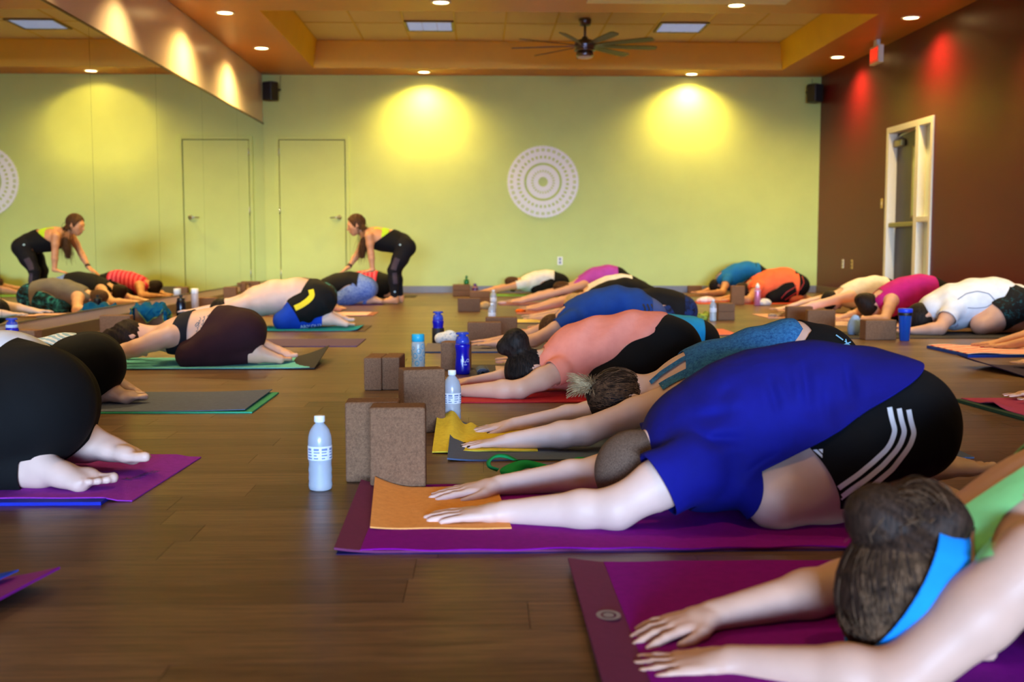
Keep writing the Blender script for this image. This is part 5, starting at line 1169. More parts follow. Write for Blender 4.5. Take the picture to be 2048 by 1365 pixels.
# ------------------------------------------------------------------ woman in heathered blue tank behind the man
def woman_heather():
    Y = 3.82; p = Person('person with a blonde-tipped ponytail in a heathered blue tank top and black leggings', Y, .007, SKINP(), .98)
    N, Fa = Y-.16, Y+.16
    p.torso([(1325, 745, 850, .12), (1385, 706, 870, .15), (1450, 679, 850, .15), (1520, 658, 800, .14), (1585, 645, 770, .14), (1635, 655, 790, .15), (1660, 680, 800, .15)])
    p.arm(0, px3(1350, 795, N), px3(1170, 864, N-.06), px3(1018, 884, N-.02), rr=(.053, .047, .045, .043, .027))
    p.hand(0, d=px3(925, 893, N)-px3(1018, 884, N-.02), curl=.10, spread=.3, lift=0, tips=True)
    p.arm(1, px3(1335, 770, Fa), px3(1180, 826, Fa+.05), px3(1028, 860, Fa), rr=(.053, .046, .042, .040, .026))
    p.hand(1, d=px3(938, 872, Fa-.02)-px3(1028, 860, Fa), curl=.10, spread=.3, lift=0, tips=True)
    p.leg(0, px3(1640, 735, N+.07), px3(1440, 850, N), px3(1660, 850, N+.08), px3(1760, 860, N+.1), rr=(.125, .10, .062, .056, .036))
    p.leg(1, px3(1640, 725, Fa-.07), px3(1440, 820, Fa), px3(1660, 820, Fa-.08), px3(1760, 830, Fa-.1), rr=(.125, .10, .062, .056, .036))
    p.head(px3(1252, 798, Y), crown=(-.84, 0, -.36), face=(.40, 0, -.88), sz=1.0, neck=px3(1320, 785, Y), nr=.046)
    p.body()
    hm = cloth('heathered_blue_jersey', (14, 66, 128), wr=.12, heather=.8, hcol=(66, 138, 196), hscale=90)
    tk = p.wear('tank_top', ['torso'], hm, .008, [plane(px3(1332, 860, Y), px3(1366, 700, Y), px3(1500, 740, Y)), plane(px3(1620, 850, Y), px3(1584, 620, Y), px3(1500, 740, Y))], folds(4, .003, 34, (1, 0, -.4)))
    D = Decal(p.bd)
    D.ribbon('strap', [(1400, 735), (1365, 752), (1335, 768), (1322, 776)], 15, hm, tk, .006, 4)
    D.ribbon('strap', [(1400, 706), (1365, 722), (1325, 748), (1302, 768)], 8, hm, tk, .006, 4)
    J = p.J; cs = [waist(px3(1618, 850, Y), px3(1602, 640, Y), px3(1660, 740, Y))]
    for i in (0, 1): u = nrm(J['an%d' % i]-J['kn%d' % i]); cs.append((J['kn%d' % i]+(J['an%d' % i]-J['kn%d' % i])*.9, u, .13, ['thigh', 'torso']))
    lg = p.wear('leggings', ['torso', 'thigh', 'shin'], BLK(), .006, cs)
    Dl = Decal(lg); pr = mat('pale_blue_print', (130, 190, 225), .6, var=0)
    for ln, w_ in (([(1671, 672), (1685, 682)], 2.5), ([(1688, 684), (1700, 694)], 2.2), ([(1684, 692), (1700, 686)], 2.2), ([(1690, 680), (1694, 698)], 2.2), ([(1697, 692), (1704, 700)], 2)): Dl.ribbon('print', ln, w_, pr, lg, .004, 3, 1)
    hm = HB(); tie = p.hp(0, .09, -.055)
    hr = p.hair(hm, [rc(p.hp(0, .06, -.05), tie, .035, .02, .02)], line=.035, infl=.011, extra=lambda P: .0018*np.sin(P@A_(240, 150, 260)+2*np.sin(P@A_(50, 60, 30))))
    c, cr, fa, sd, z = p.hd; r = np.random.RandomState(9); roots = []
    for _ in range(300):
        a = r.uniform(-1, 1)*1.5; b = r.uniform(-.9, 1.2); v = sd*math.sin(a)*math.cos(b*.5)+cr*math.sin(b)-fa*math.cos(a)*.5; roots.append(c+nrm(v)*.1*z)
    cv = cap_strands(p.capp, roots, tie, 12, .0125, 3)
    strands('hair_strands', cv, hair_mat('brown_strand', (30, 19, 14), (132, 98, 72), (20, 20, 20)), hr, .0012, .0004)
    cv = []
    for _ in range(260):
        t = np.linspace(0, 1, 12)[:, None]; e = px3(r.uniform(1133, 1200), 0, Y)*0+px3(1132+66*r.rand()**1.4, 746+52*r.rand(), Y+r.uniform(-.07, .05)); mid = (tie+e)/2+A_(-.01, r.uniform(-.02, .02), .035)
        cv.append((1-t)**2*(tie+r.randn(3)*.006)+2*t*(1-t)*mid+t*t*e)
    strands('ponytail', cv, hair_mat('blonde_streaked_strand', (96, 66, 44), (226, 196, 150), (9, 9, 9)), hr, .0022, .0008)
    nm = mat('black_nail', (24, 10, 18), .2, var=0)
    for (q, d, n, s_, rr) in p.tips: solid('fingernail', [el(q+n*rr*.55+d*.001, (.0062, .0050, .0030), np.stack([nrm(d), nrm(np.cross(n, d)), nrm(np.cross(d, np.cross(n, d)))]), .002)], .0016, nm, p.t)
woman_heather()
# ------------------------------------------------------------------ woman in the peach shirt
def woman_peach():
    Y = 5.10; p = Person('person with a dark bun in a peach T-shirt and black leggings on the red mat', Y, .008, SKIN(), .97)
    N, Fa = Y-.16, Y+.16
    p.torso([(1110, 690, 775, .12), (1160, 652, 778, .155), (1215, 636, 772, .155), (1275, 628, 740, .145), (1322, 632, 725, .145), (1350, 648, 735, .155), (1360, 662, 735, .15)])
    p.arm(0, px3(1118, 742, N), px3(1040, 788, N-.10), px3(930, 792, N-.02), rr=(.053, .048, .040, .043, .027))
    p.hand(0, d=(-1, .1, 0), curl=.1)
    p.arm(1, px3(1100, 725, Fa), px3(1030, 762, Fa+.07), px3(945, 768, Fa), rr=(.053, .046, .040, .040, .026))
    p.hand(1, d=(-1, -.1, 0), curl=.1)
    p.leg(0, px3(1346, 693, N+.07), px3(1210, 780, N), px3(1380, 780, N+.08), px3(1450, 785, N+.1), rr=(.118, .10, .062, .056, .036))
    p.leg(1, px3(1342, 690, Fa-.07), px3(1215, 760, Fa), px3(1380, 760, Fa-.08), px3(1450, 765, Fa-.1), rr=(.118, .10, .062, .056, .036))
    p.head(px3(1068, 742, Y-.02), crown=(-.72, 0, -.5), face=(.62, -.1, -.72), sz=1.02, neck=px3(1112, 724, Y), nr=.046)
    p.body(); J = p.J
    pm_ = cloth('peach_jersey', (255, 150, 128), wr=.22, wscale=11)
    cs = [plane(px3(1310, 720, Y), px3(1332, 630, Y), px3(1200, 700, Y)), plane(px3(1290, 740, Y), px3(1345, 690, Y), px3(1200, 690, Y)), (px3(1102, 722, Y), A_(-1, 0, -.5), .09)]
    for i in (0, 1): u = nrm(J['el%d' % i]-J['sh%d' % i]); cs.append((J['sh%d' % i]+u*.035, u, .24))
    p.wear('t_shirt', ['torso', 'uarm'], pm_, .011, cs, folds(14, .006, 34, (1, 0, -.6)))
    cs = [waist(px3(1300, 740, Y), px3(1300, 630, Y), px3(1360, 690, Y))]
    for i in (0, 1): u = nrm(J['an%d' % i]-J['kn%d' % i]); cs.append((J['kn%d' % i]+(J['an%d' % i]-J['kn%d' % i])*.9, u, .13, ['thigh', 'torso']))
    p.wear('leggings', ['torso', 'thigh', 'shin'], BLK(), .006, cs)
    bc = p.hp(0, -.005, -.15)
    hr = p.hair(HK(), [el(bc, (.05, .05, .056), None, .02), rc(p.hp(0, .0, -.09), bc, .03, .03, .02), rc(bc, bc+A_(-.05, 0, -.02), .036, .028, .02)], line=.05, nape=.07, infl=.011, extra=lambda P: .0015*np.sin(P@A_(200, 150, 230)))
    o = solid('hair_tie', [el(p.hp(0, -.002, -.108), (.034, .034, .012), np.stack([p.hd[3], p.hd[1], p.hd[2]]), .004)], .004, mat('pale_elastic', (190, 180, 176), .6), hr)
    c, cr, fa, sd, z = p.hd; r = np.random.RandomState(2); roots = []
    for _ in range(220):
        a = r.uniform(-1, 1)*1.4; b = r.uniform(-.9, 1.4); v = sd*math.sin(a)*math.cos(b*.5)+cr*math.sin(b)-fa*math.cos(a)*.4+fa*.35*math.cos(b); roots.append(c+nrm(v)*.1*z)
    strands('hair_strands', cap_strands(p.capp, roots, p.hp(0, 0, -.11), 12, .0122, 3), HK(), hr, .0013, .0004)
woman_peach()
# ------------------------------------------------------------------ woman with back tattoo (left)
def woman_tattoo():
    Y = 6.35; p = Person('person with script tattoo on a bare lower back, black crop top and maroon leggings', Y, .008, SKIN(), .98)
    N, Fa = Y-.15, Y+.15
    p.torso([(322, 655, 702, .12), (352, 640, 704, .15), (385, 627, 706, .145), (420, 620, 690, .13), (455, 617, 688, .14), (488, 626, 690, .155), (497, 636, 690, .15)])
    p.arm(0, px3(338, 672, N), px3(272, 697, N-.06), px3(205, 715, N-.02), rr=(.056, .052, .046, .042, .027))
    p.hand(0, d=(-1, 0, 0), curl=.1)
    p.arm(1, px3(330, 672, Fa), px3(272, 700, Fa+.06), px3(205, 712, Fa), rr=(.056, .05, .042, .04, .027))
    p.hand(1, d=(-1, 0, 0), curl=.1)
    p.leg(0, px3(487, 668, N+.06), px3(378, 712, N-.02), px3(512, 712, N+.04), px3(568, 722, N+.08), rr=(.122, .10, .064, .056, .036))
    p.leg(1, px3(487, 664, Fa-.06), px3(378, 704, Fa), px3(530, 704, Fa-.10), px3(580, 712, Fa-.12), rr=(.122, .10, .064, .056, .036))
    p.head(px3(268, 678, Y-.02), crown=(-.82, 0, -.30), face=(.35, -.1, -.9), sz=1.0, neck=px3(320, 672, Y), nr=.046)
    p.body(); J = p.J
    bk = cloth('black_crop_knit', (20, 20, 30), wr=.1)
    p.wear('crop_top', ['torso'], bk, .007, [plane(px3(388, 720, Y), px3(388, 610, Y), px3(370, 660, Y)), plane(px3(340, 712, Y), px3(364, 620, Y), px3(380, 660, Y))])
    cs = [waist(px3(392, 700, Y), px3(436, 612, Y), px3(470, 665, Y))]
    for i in (0, 1): u = nrm(J['an%d' % i]-J['kn%d' % i]); cs.append((J['kn%d' % i]+(J['an%d' % i]-J['kn%d' % i])*.88, u, .13, ['thigh', 'torso']))
    p.wear('leggings', ['torso', 'thigh', 'shin'], cloth('maroon_knit', (44, 14, 24), wr=.12), .006, cs)
    D = Decal(p.bd); ink = mat('tattoo_ink', (70, 84, 98), .6, var=.05)
    r = random.Random(4)
    for k, (x0, y0, x1, y1) in enumerate(((392, 668, 401, 634), (399, 668, 409, 632), (407, 662, 417, 629), (415, 654, 424, 627))):
        pts = []; n = 26
        for i in range(n+1): f = i/n; pts.append((x0+(x1-x0)*f+2.2*math.sin(f*31+k), y0+(y1-y0)*f+1.6*math.cos(f*31+k)))
        D.ribbon('tattoo', pts, 1.1, ink, p.bd, .0012, 1.2, 1)
    D.ribbon('tattoo', [(390, 652), (394, 646), (398, 645), (396, 651), (391, 654)], 1.4, ink, p.bd, .0012, 1, 1)
    bc = p.hp(.0, .115, -.045)
    p.hair(HB(), [el(bc, (.055, .045, .045), None, .02), el(bc+A_(-.02, .01, -.03), (.04, .035, .035), None, .02), rc(p.hp(0, .07, -.04), bc, .03, .03, .02)], line=.045, nape=.07, infl=.012, extra=lambda P: .003*np.sin(P@A_(120, 90, 130)+2*np.sin(P@A_(50, 60, 30))))
woman_tattoo()
# ------------------------------------------------------------------ shirtless man (left)
def man_bare():
    Y = 9.15; p = Person('shirtless person in blue leggings under black shorts with a yellow stripe', Y, .009, SKINP(), 1.0)
    N, Fa = Y-.16, Y+.16
    p.torso([(487, 590, 628, .14), (515, 574, 632, .18), (550, 562, 628, .18), (595, 558, 616, .165), (630, 562, 612, .165), (642, 575, 625, .165)])
    p.arm(0, px3(490, 608, N), px3(450, 622, N-.04), px3(400, 628, N), rr=(.062, .054, .046, .044, .03)); p.hand(0, d=(-1, 0, 0))
    p.arm(1, px3(485, 606, Fa), px3(448, 616, Fa+.04), px3(398, 622, Fa), rr=(.062, .054, .046, .044, .03)); p.hand(1, d=(-1, 0, 0))
    p.leg(0, px3(640, 600, N+.05), px3(566, 645, N-.04), px3(655, 640, N+.05), px3(693, 650, N+.08), rr=(.120, .105, .070, .060, .04), fsz=1.1)
    p.leg(1, px3(640, 598, Fa-.05), px3(566, 635, Fa), px3(655, 635, Fa-.05), px3(690, 640, Fa-.05), rr=(.120, .105, .070, .060, .04), fsz=1.1)
    p.head(px3(452, 622, Y), crown=(-.8, 0, -.4), face=(.45, 0, -.85), sz=1.05, neck=px3(488, 606, Y), nr=.058)
    p.body(); J = p.J
    bl = cloth('royal_blue_compression', (16, 66, 190), wr=.12)
    cs = [waist(px3(600, 640, Y), px3(650, 540, Y), px3(660, 600, Y))]
    for i in (0, 1): u = nrm(J['an%d' % i]-J['kn%d' % i]); cs.append((J['kn%d' % i]+(J['an%d' % i]-J['kn%d' % i])*.86, u, .14, ['thigh', 'torso']))
    lg = p.wear('leggings', ['torso', 'thigh', 'shin'], bl, .005, cs)
    cs = [waist(px3(585, 640, Y), px3(628, 540, Y), px3(660, 600, Y))]
    for i in (0, 1): u = nrm(J['kn%d' % i]-J['hip%d' % i]); cs.append((J['hip%d' % i]+(J['kn%d' % i]-J['hip%d' % i])*.70, u, .26))
    st = p.wear('shorts', ['torso', 'thigh'], cloth('black_woven_short', (15, 15, 18), wr=.25), .014, cs, folds(6, .004, 40, (1, 0, .5)))
    D = Decal(st); D.ribbon('stripe', [(622, 580), (625, 592), (616, 602), (603, 611), (590, 617)], 11, mat('yellow_panel', (236, 214, 20), .6, var=.03), st, .004, 3, 3)
    Dl = Decal(lg); Dl.text('lettering', 'ARMOUR', (622, 652.5), (10.5, -.7), (-2.2, -9), mat('white_print', (235, 240, 250), .6, var=0), lg, .004)
    p.hair(HK(), line=.04, infl=.006)
man_bare()
# ------------------------------------------------------------------ black-legged figures at the left edge
def left_pair():
    Y = 3.22; p = Person('person in loose black trousers and a white shirt cut by the left edge', Y, .0065, SKINP(), 1.06)
    N, Fa = Y-.13, Y+.13
    p.torso([(-330, 790, 900, .14), (-250, 730, 905, .175), (-130, 690, 895, .18), (0, 678, 870, .17), (60, 700, 880, .18), (85, 740, 900, .18)])
    for i, D, sg in ((0, N, -1), (1, Fa, 1)):
        p.arm(i, px3(-310, 850, D), px3(-450, 900, D+sg*.08), px3(-640, 910, D)); p.hand(i, d=(-1, 0, 0))
    p.leg(0, px3(62, 812, N+.04), px3(-190, 930, N-.02), px3(72, 942, N-.03), px3(190, 975, N-.07), rr=(.150, .125, .075, .066, .042), fsz=1.03, n=(.45, -.25, 1))
    p.leg(1, px3(78, 812, Fa-.05), px3(-190, 900, Fa), px3(165, 893, Fa-.06), px3(270, 918, Fa-.10), rr=(.150, .125, .075, .066, .044), fsz=1.06, n=(.45, .1, 1))
    p.head(px3(-420, 860, Y), neck=px3(-340, 835, Y)); p.body(); J = p.J
    wt = cloth('white_cotton', (226, 228, 240), wr=.2)
    p.wear('shirt', ['torso'], wt, .016, [plane(px3(-30, 960, Y), px3(112, 690, Y), px3(-100, 790, Y))], folds(2, .003, 24, (1, 0, 0)))
    cs = [waist(px3(-80, 960, Y), px3(40, 690, Y), px3(100, 830, Y))]
    for i, f in ((0, .93), (1, .93)): u = nrm(J['an%d' % i]-J['kn%d' % i]); cs.append((J['kn%d' % i]+(J['an%d' % i]-J['kn%d' % i])*f, u, .16, ['thigh', 'torso']))
    p.wear('trousers', ['torso', 'thigh', 'shin'], cloth('black_trouser_knit', (9, 8, 10), wr=.15), .014, cs, folds(5, .004, 26, (1, 0, .4)), thick=.004)
    p.hair(HM(), line=.04)
    Y = 4.80; p = Person('person in black leggings and a pale scallop-print top behind the left-edge figure', Y, .008, SKINP(), 1.0)
    N, Fa = Y-.15, Y+.15
    p.torso([(-60, 720, 800, .13), (0, 700, 800, .165), (70, 688, 790, .165), (130, 676, 760, .155), (178, 677, 760, .16), (192, 695, 765, .16)])
    for i, D, sg in ((0, N, -1), (1, Fa, 1)):
        p.arm(i, px3(-50, 765, D), px3(-140, 790, D+sg*.08), px3(-250, 795, D)); p.hand(i, d=(-1, 0, 0))
    p.leg(0, px3(186, 732, N+.08), px3(20, 800, N), px3(200, 785, N+.10), px3(268, 808, N+.06), rr=(.128, .105, .064, .058, .038), n=(.45, -.2, 1))
    p.leg(1, px3(186, 728, Fa-.08), px3(20, 780, Fa), px3(214, 772, Fa-.06), px3(270, 790, Fa-.10), rr=(.128, .105, .064, .058, .038), n=(.45, .1, 1))
    p.head(px3(-105, 775, Y), neck=px3(-60, 755, Y)); p.body(); J = p.J
    t = NT('scallop_print'); v = t.coord('Object', (1, 1, 1)); w_ = t.new('ShaderNodeTexWave', wave_type='BANDS', bands_direction='DIAGONAL'); w_.inputs['Scale'].default_value = 16; w_.inputs['Distortion'].default_value = 5; t.link(v, w_.inputs['Vector'])
    t.base(t.ramp(w_.outputs['Fac'], [(.25, lin((232, 238, 246))), (.6, lin((150, 190, 220)))])); t.b.inputs['Roughness'].default_value = .8
    # loose rumpled hem: a draped flap over the lower back
    p.wear('top', ['torso'], t.m, .012, [plane(px3(104, 800, Y), px3(192, 664, Y), px3(40, 740, Y))], folds(12, .008, 40, (1, .3, .3)))
    cs = [waist(px3(70, 800, Y), px3(130, 660, Y), px3(190, 740, Y))]
    for i in (0, 1): u = nrm(J['an%d' % i]-J['kn%d' % i]); cs.append((J['kn%d' % i]+(J['an%d' % i]-J['kn%d' % i])*.86, u, .14, ['thigh', 'torso']))
    p.wear('leggings', ['torso', 'thigh', 'shin'], BLK(), .006, cs); p.hair(HM(), line=.04)
left_pair()
# ------------------------------------------------------------------ man in the white T-shirt (right)
def man_white():
    Y = 8.50; p = Person('person with cropped black hair in a white T-shirt and dark shorts at the right', Y, .009, SKIN(), 1.0)
    N, Fa = Y-.17, Y+.17
    p.torso([(1868, 592, 645, .14), (1900, 575, 655, .18), (1945, 561, 652, .185), (1990, 559, 630, .17), (2025, 572, 625, .17), (2035, 590, 635, .17)])
    p.arm(0, px3(1905, 620, N), px3(1880, 664, N-.10), px3(1826, 668, N-.05), rr=(.062, .055, .046, .044, .029)); p.hand(0, d=(-1, 0, 0))
    p.arm(1, px3(1890, 615, Fa), px3(1865, 650, Fa+.08), px3(1815, 655, Fa), rr=(.062, .055, .046, .044, .029)); p.hand(1, d=(-1, 0, 0))
    p.leg(0, px3(2030, 612, N+.05), px3(1962, 652, N-.04), px3(2022, 655, N+.06), px3(2060, 662, N+.08), rr=(.120, .105, .072, .060, .04))
    p.leg(1, px3(2030, 610, Fa-.05), px3(1962, 645, Fa), px3(2022, 645, Fa-.05), px3(2060, 650, Fa-.05), rr=(.120, .105, .072, .060, .04))
    p.head(px3(1850, 634, Y-.02), crown=(-.72, 0, -.5), face=(.6, -.1, -.75), sz=1.12, neck=px3(1880, 618, Y), nr=.056)
    p.body(); J = p.J
    cs = [plane(px3(1968, 645, Y), px3(2046, 578, Y), px3(1930, 600, Y)), (px3(1876, 620, Y), A_(-1, 0, -.5), .10)]
    for i in (0, 1): u = nrm(J['el%d' % i]-J['sh%d' % i]); cs.append((J['sh%d' % i]+u*.10, u, .24))
    ts = p.wear('t_shirt', ['torso', 'uarm'], cloth('white_jersey', (226, 230, 242), wr=.25), .014, cs, folds(21, .007, 30, (1, 0, -.5)))
    D = Decal(ts); gs = mat('grey_seam', (96, 110, 140), .7, var=0)
    D.ribbon('seam', [(1915, 600), (1932, 588), (1955, 583), (1978, 588), (1990, 602)], 1.6, gs, ts, .003, 3, 1)
    D.ribbon('seam', [(1935, 616), (1950, 617), (1972, 615), (1988, 605)], 1.3, gs, ts, .003, 3, 1)
    D.text('lettering', 'ot', (1913, 651), (8, -6), (-3, -8), mat('purple_print', (120, 70, 130), .6, var=0), ts, .003)
    cs = [waist(px3(1945, 640, Y), px3(2010, 560, Y), px3(2040, 610, Y))]
    for i in (0, 1): u = nrm(J['kn%d' % i]-J['hip%d' % i]); cs.append((J['hip%d' % i]+(J['kn%d' % i]-J['hip%d' % i])*.62, u, .24))
    p.wear('shorts', ['torso', 'thigh'], printed('teal_flecked_black', ((12, 14, 18), (14, 16, 20), (16, 20, 26), (26, 86, 96)), 26), .012, cs, folds(9, .003, 34, (1, 0, .4)))
    p.hair(HK(), line=.045, infl=.009)
man_white()
# ------------------------------------------------------------------ man in the blue tee with chevrons
def man_chevron():
    p = child('person in a mid blue T-shirt with black chevrons on grey-blue shorts', 7.32, 943, 1337, 573, .009, SKIN(), 1.0, cloth('mid_blue_jersey', (18, 62, 140), wr=.25, wscale=10), 'tee', cloth('slate_blue_short', (70, 86, 140), wr=.15), 'shorts', HM(), 'short', topx=1.17, reach=.12)
    o = [c for c in p.t.children if c.name.startswith('t_shirt')][0]; D = Decal(o); bm = mat('black_chevron_print', (14, 18, 34), .6, var=0)
    for k in range(3): D.ribbon('chevron', [(1283+k*8, 632), (1291+k*8, 620), (1286+k*8, 609)], 3.4, bm, o, .004, 2, 2)
man_chevron()
TANK = {}
child('person mostly hidden in a cyan top and black leggings behind the peach shirt', 6.20, 992, 1441, 630, .010, SKIN(), 1.0, cloth('cyan_knit', (20, 150, 210)), 'tank', BLK(), 'leggings', HM(), 'bun', topx=1.175, reach=.09)
child('person in a black top and blue-flecked leggings behind the chevron shirt', 8.60, 1058, 1397, 577, .011, SKIN(), .97, cloth('black_top_knit', (16, 15, 19)), 'tank', printed('navy_print_legging', ((8, 10, 22), (12, 24, 60), (22, 50, 110), (12, 20, 50)), 20), 'leggings', HB(), 'bun', topx=1.16)
p_ = child('person with loose blonde hair in black, arm reaching over a pale yellow towel', 9.95, 1045, 1326, 557, .011, SKINP(), .97, cloth('black_top_knit', (16, 15, 19)), 'tank', BLK(), 'leggings', HBL(), 'loose', hd=(-.05, -.05, .02))
child('person in a white top with a brown ponytail beside an orange cloth', 11.35, 1040, 1306, 549, .012, SKIN(), .97, cloth('white_knit', (232, 228, 222)), 'tank', BLK(), 'leggings', HM(), 'pony')
child('person in a violet tank top near the back wall', 12.80, 1012, 1273, 530, .012, SKIN(), .97, cloth('violet_knit', (178, 72, 178)), 'tank', BLK(), 'leggings', HM(), 'bun', hd=(-.10, 0, .03))
child('person in a white top and printed bandana closest to the back wall', 15.08, 940, 1141, 541, .013, SKINT(), .98, cloth('white_knit', (232, 228, 222)), 'tee', BLK(), 'leggings', HM(), 'bun', hd=(-.02, 0, .02))
child('person in a bright blue T-shirt with raised hips by the back wall', 14.95, 1386, 1545, 523, .013, SKINT(), 1.0, cloth('bright_blue_jersey', (10, 104, 178)), 'tee', BLK(), 'leggings', HK(), 'short', topx=1.10)
def orange_one():
    p = child('person in a neon orange T-shirt and black leggings with red piping', 13.10, 1425, 1619, 536, .012, SKINT(), 1.0, cloth('neon_orange_jersey', (255, 110, 66)), 'tee', BLK(), 'leggings', HB(), 'bun', topx=1.13)
    o = [c for c in p.t.children if c.name.startswith('leggings')][0]; D = Decal(o); m_ = mat('red_piping', (180, 50, 44), .6, var=0)
    D.ribbon('piping', [(1604, 553), (1608, 566), (1600, 580), (1585, 590), (1570, 600)], 1.6, m_, o, .004, 2, 1)
    D.ribbon('piping', [(1598, 560), (1590, 575), (1574, 584), (1562, 597)], 1.4, m_, o, .004, 2, 1)
orange_one()
child('person with shoulder tattoo in a white tank top by the side door', 11.0, 1548, 1816, 553, .011, SKINP(), .98, cloth('white_knit', (232, 228, 222)), 'tank', BLK(), 'leggings', HK(), 'short', hd=(-.03, 0, .0))
def magenta_one():
    p = child('person with a small top bun in a magenta tank top and black wristband', 9.60, 1664, 1917, 549, .010, SKIN(), 1.0, cloth('magenta_knit', (196, 30, 130)), 'tank', BLK(), 'leggings', HB(), 'bun', hd=(-.02, 0, .03))
    w_ = p.J['wr0']; e = p.J['el0']; u = nrm(e-w_)
    solid('wristband', [rc(w_+u*.015, w_+u*.04, .031, .032, .004)], .005, mat('black_rubber', (16, 16, 18), .5), p.t)
magenta_one()
child('person assisted by the instructor, black top and blue space-dyed leggings', 12.75, 549, 758, 544, .011, SKIN(), 1.0, cloth('black_top_knit', (16, 15, 19)), 'tank', printed('space_dye_blue', ((20, 50, 150), (40, 84, 196), (150, 176, 230), (30, 70, 180)), 60, stretch=(1, 1, 3)), 'capri', HB(), 'bun', topx=1.07)
t = NT('red_striped_knit'); v = t.coord('Object'); w_ = t.new('ShaderNodeTexWave', wave_type='BANDS', bands_direction='X'); w_.inputs['Scale'].default_value = 6; t.link(v, w_.inputs['Vector']); t.base(t.ramp(w_.outputs['Fac'], [(.45, lin((196, 20, 60))), (.6, lin((236, 96, 120)))])); t.b.inputs['Roughness'].default_value = .85
child('person in a red striped top behind the instructor', 14.40, 632, 792, 541, .012, SKINT(), 1.0, t.m, 'tank', BLK(), 'leggings', HB(), 'bun', topx=1.06)
child('person in a grey top and teal flower leggings, seen mostly in the mirror', 11.25, 478, 676, 557, .011, SKIN(), 1.0, cloth('heather_grey_jersey', (112, 106, 104)), 'tank', printed('teal_flower_print', ((8, 12, 20), (10, 18, 28), (14, 90, 120), (60, 170, 190)), 14), 'leggings', HM(), 'bun', topx=1.12)
child('person at the right edge resting hands on a pink striped towel', 7.05, 1957, 2420, 575, .010, SKINT(), 1.0, cloth('grey_knit', (90, 90, 100)), 'tank', BLK(), 'leggings', HM(), 'bun', reach=.08)
child('person at the right edge with fingertips on the dark violet mat', 6.0, 2030, 2560, 600, .012, SKIN(), 1.0, cloth('grey_knit', (90, 90, 100)), 'tank', BLK(), 'leggings', HM(), 'bun', reach=.05, dyh=-.02)
child('person at the right edge with a hand on the rose towel', 4.62, 2030, 2660, 640, .012, SKIN(), 1.0, cloth('grey_knit', (90, 90, 100)), 'tank', BLK(), 'leggings', HM(), 'bun', reach=.08)
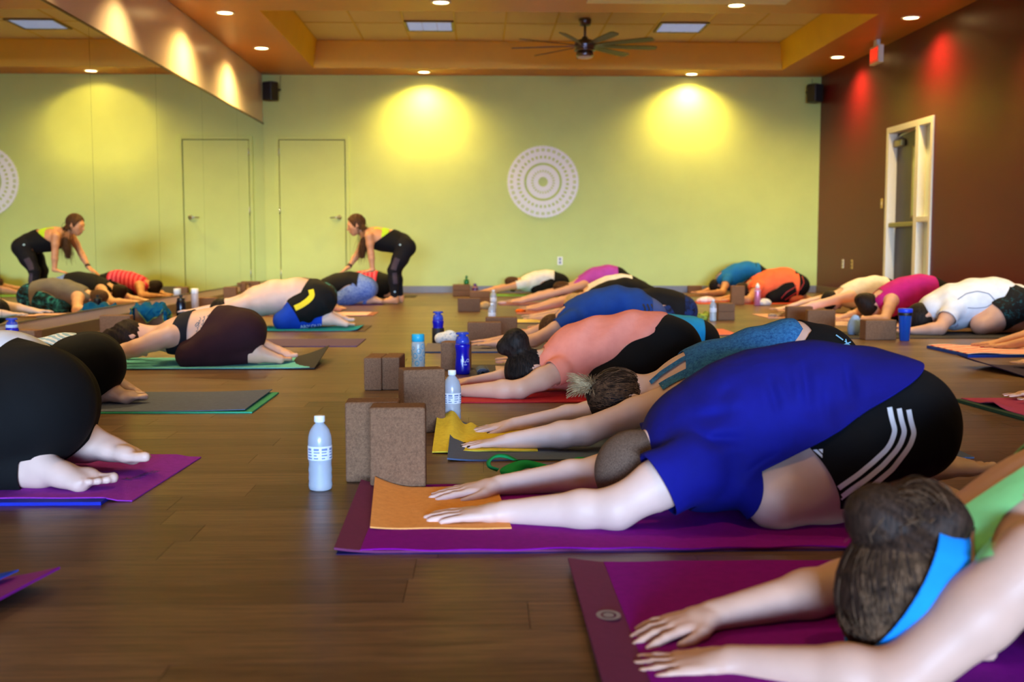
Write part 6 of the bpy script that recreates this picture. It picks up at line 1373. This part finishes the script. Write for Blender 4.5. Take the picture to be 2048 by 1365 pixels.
# ------------------------------------------------------------------ the instructor, bending over a student
def instructor():
    Y = 12.90; p = Person('standing instructor in black with a long ponytail pressing on a student', Y, .008, SKINT(), .97, floor=0.0)
    N, Fa = Y-.13, Y+.14
    p.torso([(737, 456, 489, .11), (752, 455, 496, .145), (768, 458, 501, .13), (786, 462, 503, .12), (803, 467, 508, .14), (816, 478, 514, .155)], k=.04)
    p.arm(0, px3(738, 473, N-.03), px3(742, 507, N-.03), px3(745, 540, N-.02), rr=(.050, .042, .036, .036, .025), ground=False)
    p.hand(0, d=(-.95, .1, -.25), n=(-.2, 0, 1), curl=.2)
    p.arm(1, px3(734, 472, Fa+.02), px3(716, 508, Fa+.02), px3(697, 535, Fa-.05), rr=(.050, .042, .036, .036, .025), ground=False)
    p.hand(1, d=(-.8, -.15, -.55), n=(-.5, 0, .8), curl=.1)
    p.leg(0, px3(813, 495, N+.03), px3(786, 541, N), px3(789, 598, N), px3(762, 609, N-.06), rr=(.100, .082, .058, .054, .034), ground=False, n=(.15, 0, -1), big=(0, 1, 0), fsz=.0)
    p.leg(1, px3(812, 495, Fa-.03), px3(792, 541, Fa), px3(800, 594, Fa), px3(780, 603, Fa), rr=(.100, .082, .058, .054, .034), ground=False, n=(.15, 0, -1), big=(0, -1, 0), fsz=.0)
    p.pr = [q for q in p.pr if not q.tag.startswith('foot')]
    for i in (0, 1):
        a = p.J['an%d' % i]; a2 = A_(a[0], a[1], .075); p.pr.append(rc(a, a2, .034, .034, .02, 'shin%d' % i)); foot(p.pr, A_(a[0]+.0, a[1], .068), A_(-1, -.15, -.24), A_(-.2, 0, -1), A_(0, 1 if i == 0 else -1, 0), 1.0, 'foot%d' % i)
    p.head(px3(712, 450, Y), crown=(-.25, 0, .95), face=(-.95, -.12, -.28), sz=1.0, neck=px3(738, 474, Y), nr=.045)
    p.body(); J = p.J
    lm = cloth('lime_knit', (180, 220, 50)); bk = cloth('black_top_knit', (16, 15, 19))
    br = p.wear('sports_bra', ['torso'], lm, .004, [plane(px3(764, 505, Y), px3(766, 450, Y), px3(774, 475, Y)), plane(px3(780, 505, Y), px3(779, 450, Y), px3(774, 475, Y))])
    D = Decal(p.bd); D.ribbon('strap', [(768, 461), (756, 457), (748, 458)], 2.0, lm, br, .005, 2, 1)
    p.wear('tank_top', ['torso'], bk, .010, [plane(px3(744, 492, Y), px3(792, 456, Y), px3(790, 495, Y)), plane(px3(806, 520, Y), px3(800, 460, Y), px3(780, 490, Y))])
    cs = [waist(px3(792, 515, Y), px3(790, 455, Y), px3(815, 495, Y))]
    for i in (0, 1): cs.append((J['an%d' % i]+A_(0, 0, .01), A_(0, 0, -1), .2))
    lg = p.wear('leggings', ['torso', 'thigh', 'shin'], cloth('black_mesh_legging', (18, 16, 24), wr=.1), .006, cs)
    D = Decal(lg); mm = mat('mesh_panel', (62, 48, 62), .8, var=.1, nscale=300)
    D.ribbon('mesh_panel', [(795, 517), (790, 528), (787, 540)], 11, mm, lg, .002, 2, 4); D.ribbon('mesh_panel', [(789, 546), (790, 556), (791, 568)], 9, mm, lg, .002, 2, 4)
    sm_ = mat('reflective_dot', (170, 205, 235), .3, var=0)
    for x, y in ((789.5, 584), (800.5, 490)): D.poly('logo', [(x+1.9*math.cos(a), y+1.9*math.sin(a)) for a in np.linspace(0, 6.28, 9)[:-1]], [tuple(range(8))], sm_, lg, .004)
    pt = [px3(722, 452, Y-.02), px3(728, 462, Y-.04), px3(729, 480, Y-.05), px3(726, 497, Y-.06), px3(724, 514, Y-.06)]; rr = [.03, .036, .040, .036, .012]
    hr = p.hair(HM(), [rc(pt[i], pt[i+1], rr[i], rr[i+1], .02) for i in range(4)], line=.035, nape=.07, tilt=(.86, -.4), infl=.010, extra=lambda P: .003*np.sin(P@A_(160, 120, 20)+2*np.sin(P@A_(10, 60, 20))))
    r = np.random.RandomState(1); cv = []
    for _ in range(120):
        o_ = r.randn(3)*.018; t_ = np.linspace(0, 4, 14); i0 = np.minimum(t_.astype(int), 3); f = (t_-i0)[:, None]; P = np.array(pt); cv.append(P[i0]*(1-f)+P[i0+1]*f+o_*(1+.3*t_[:, None])+r.randn(3)*.004*t_[:, None])
    strands('ponytail', cv, HM(), hr, .003, .001)
    ew = mat('eye_white', (225, 220, 215), .3, var=0); ed = mat('eye_dark', (40, 26, 20), .2, var=0); br_ = mat('brow_brown', (60, 38, 26), .8, var=0)
    for q in (-1, 1):
        c = p.hp(q*.031, .002, .079); R = np.stack([p.hd[3], p.hd[1], p.hd[2]])
        e = solid('eye', [el(c, (.0135, .0075, .006), R, .002)], .003, ew, p.t); solid('iris', [el(c+p.hd[2]*.003, (.0062, .0062, .004), R, .002)], .002, ed, e)
        solid('eyebrow', [rc(p.hp(q*.018, .022, .091), p.hp(q*.045, .024, .080), .0038, .003, .002)], .002, br_, p.t)
    solid('lips', [el(p.hp(0, -.0635, .0905), (.022, .009, .007), np.stack([p.hd[3], p.hd[1], p.hd[2]]), .003)], .003, mat('lip_pink', (190, 96, 84), .4, var=0), p.t)
    w_ = J['wr1']; u = nrm(J['el1']-w_); solid('bracelet', [rc(w_+u*.02, w_+u*.028, .030, .030, .003)], .004, mat('brown_cord', (60, 36, 24), .6), p.t)
instructor()
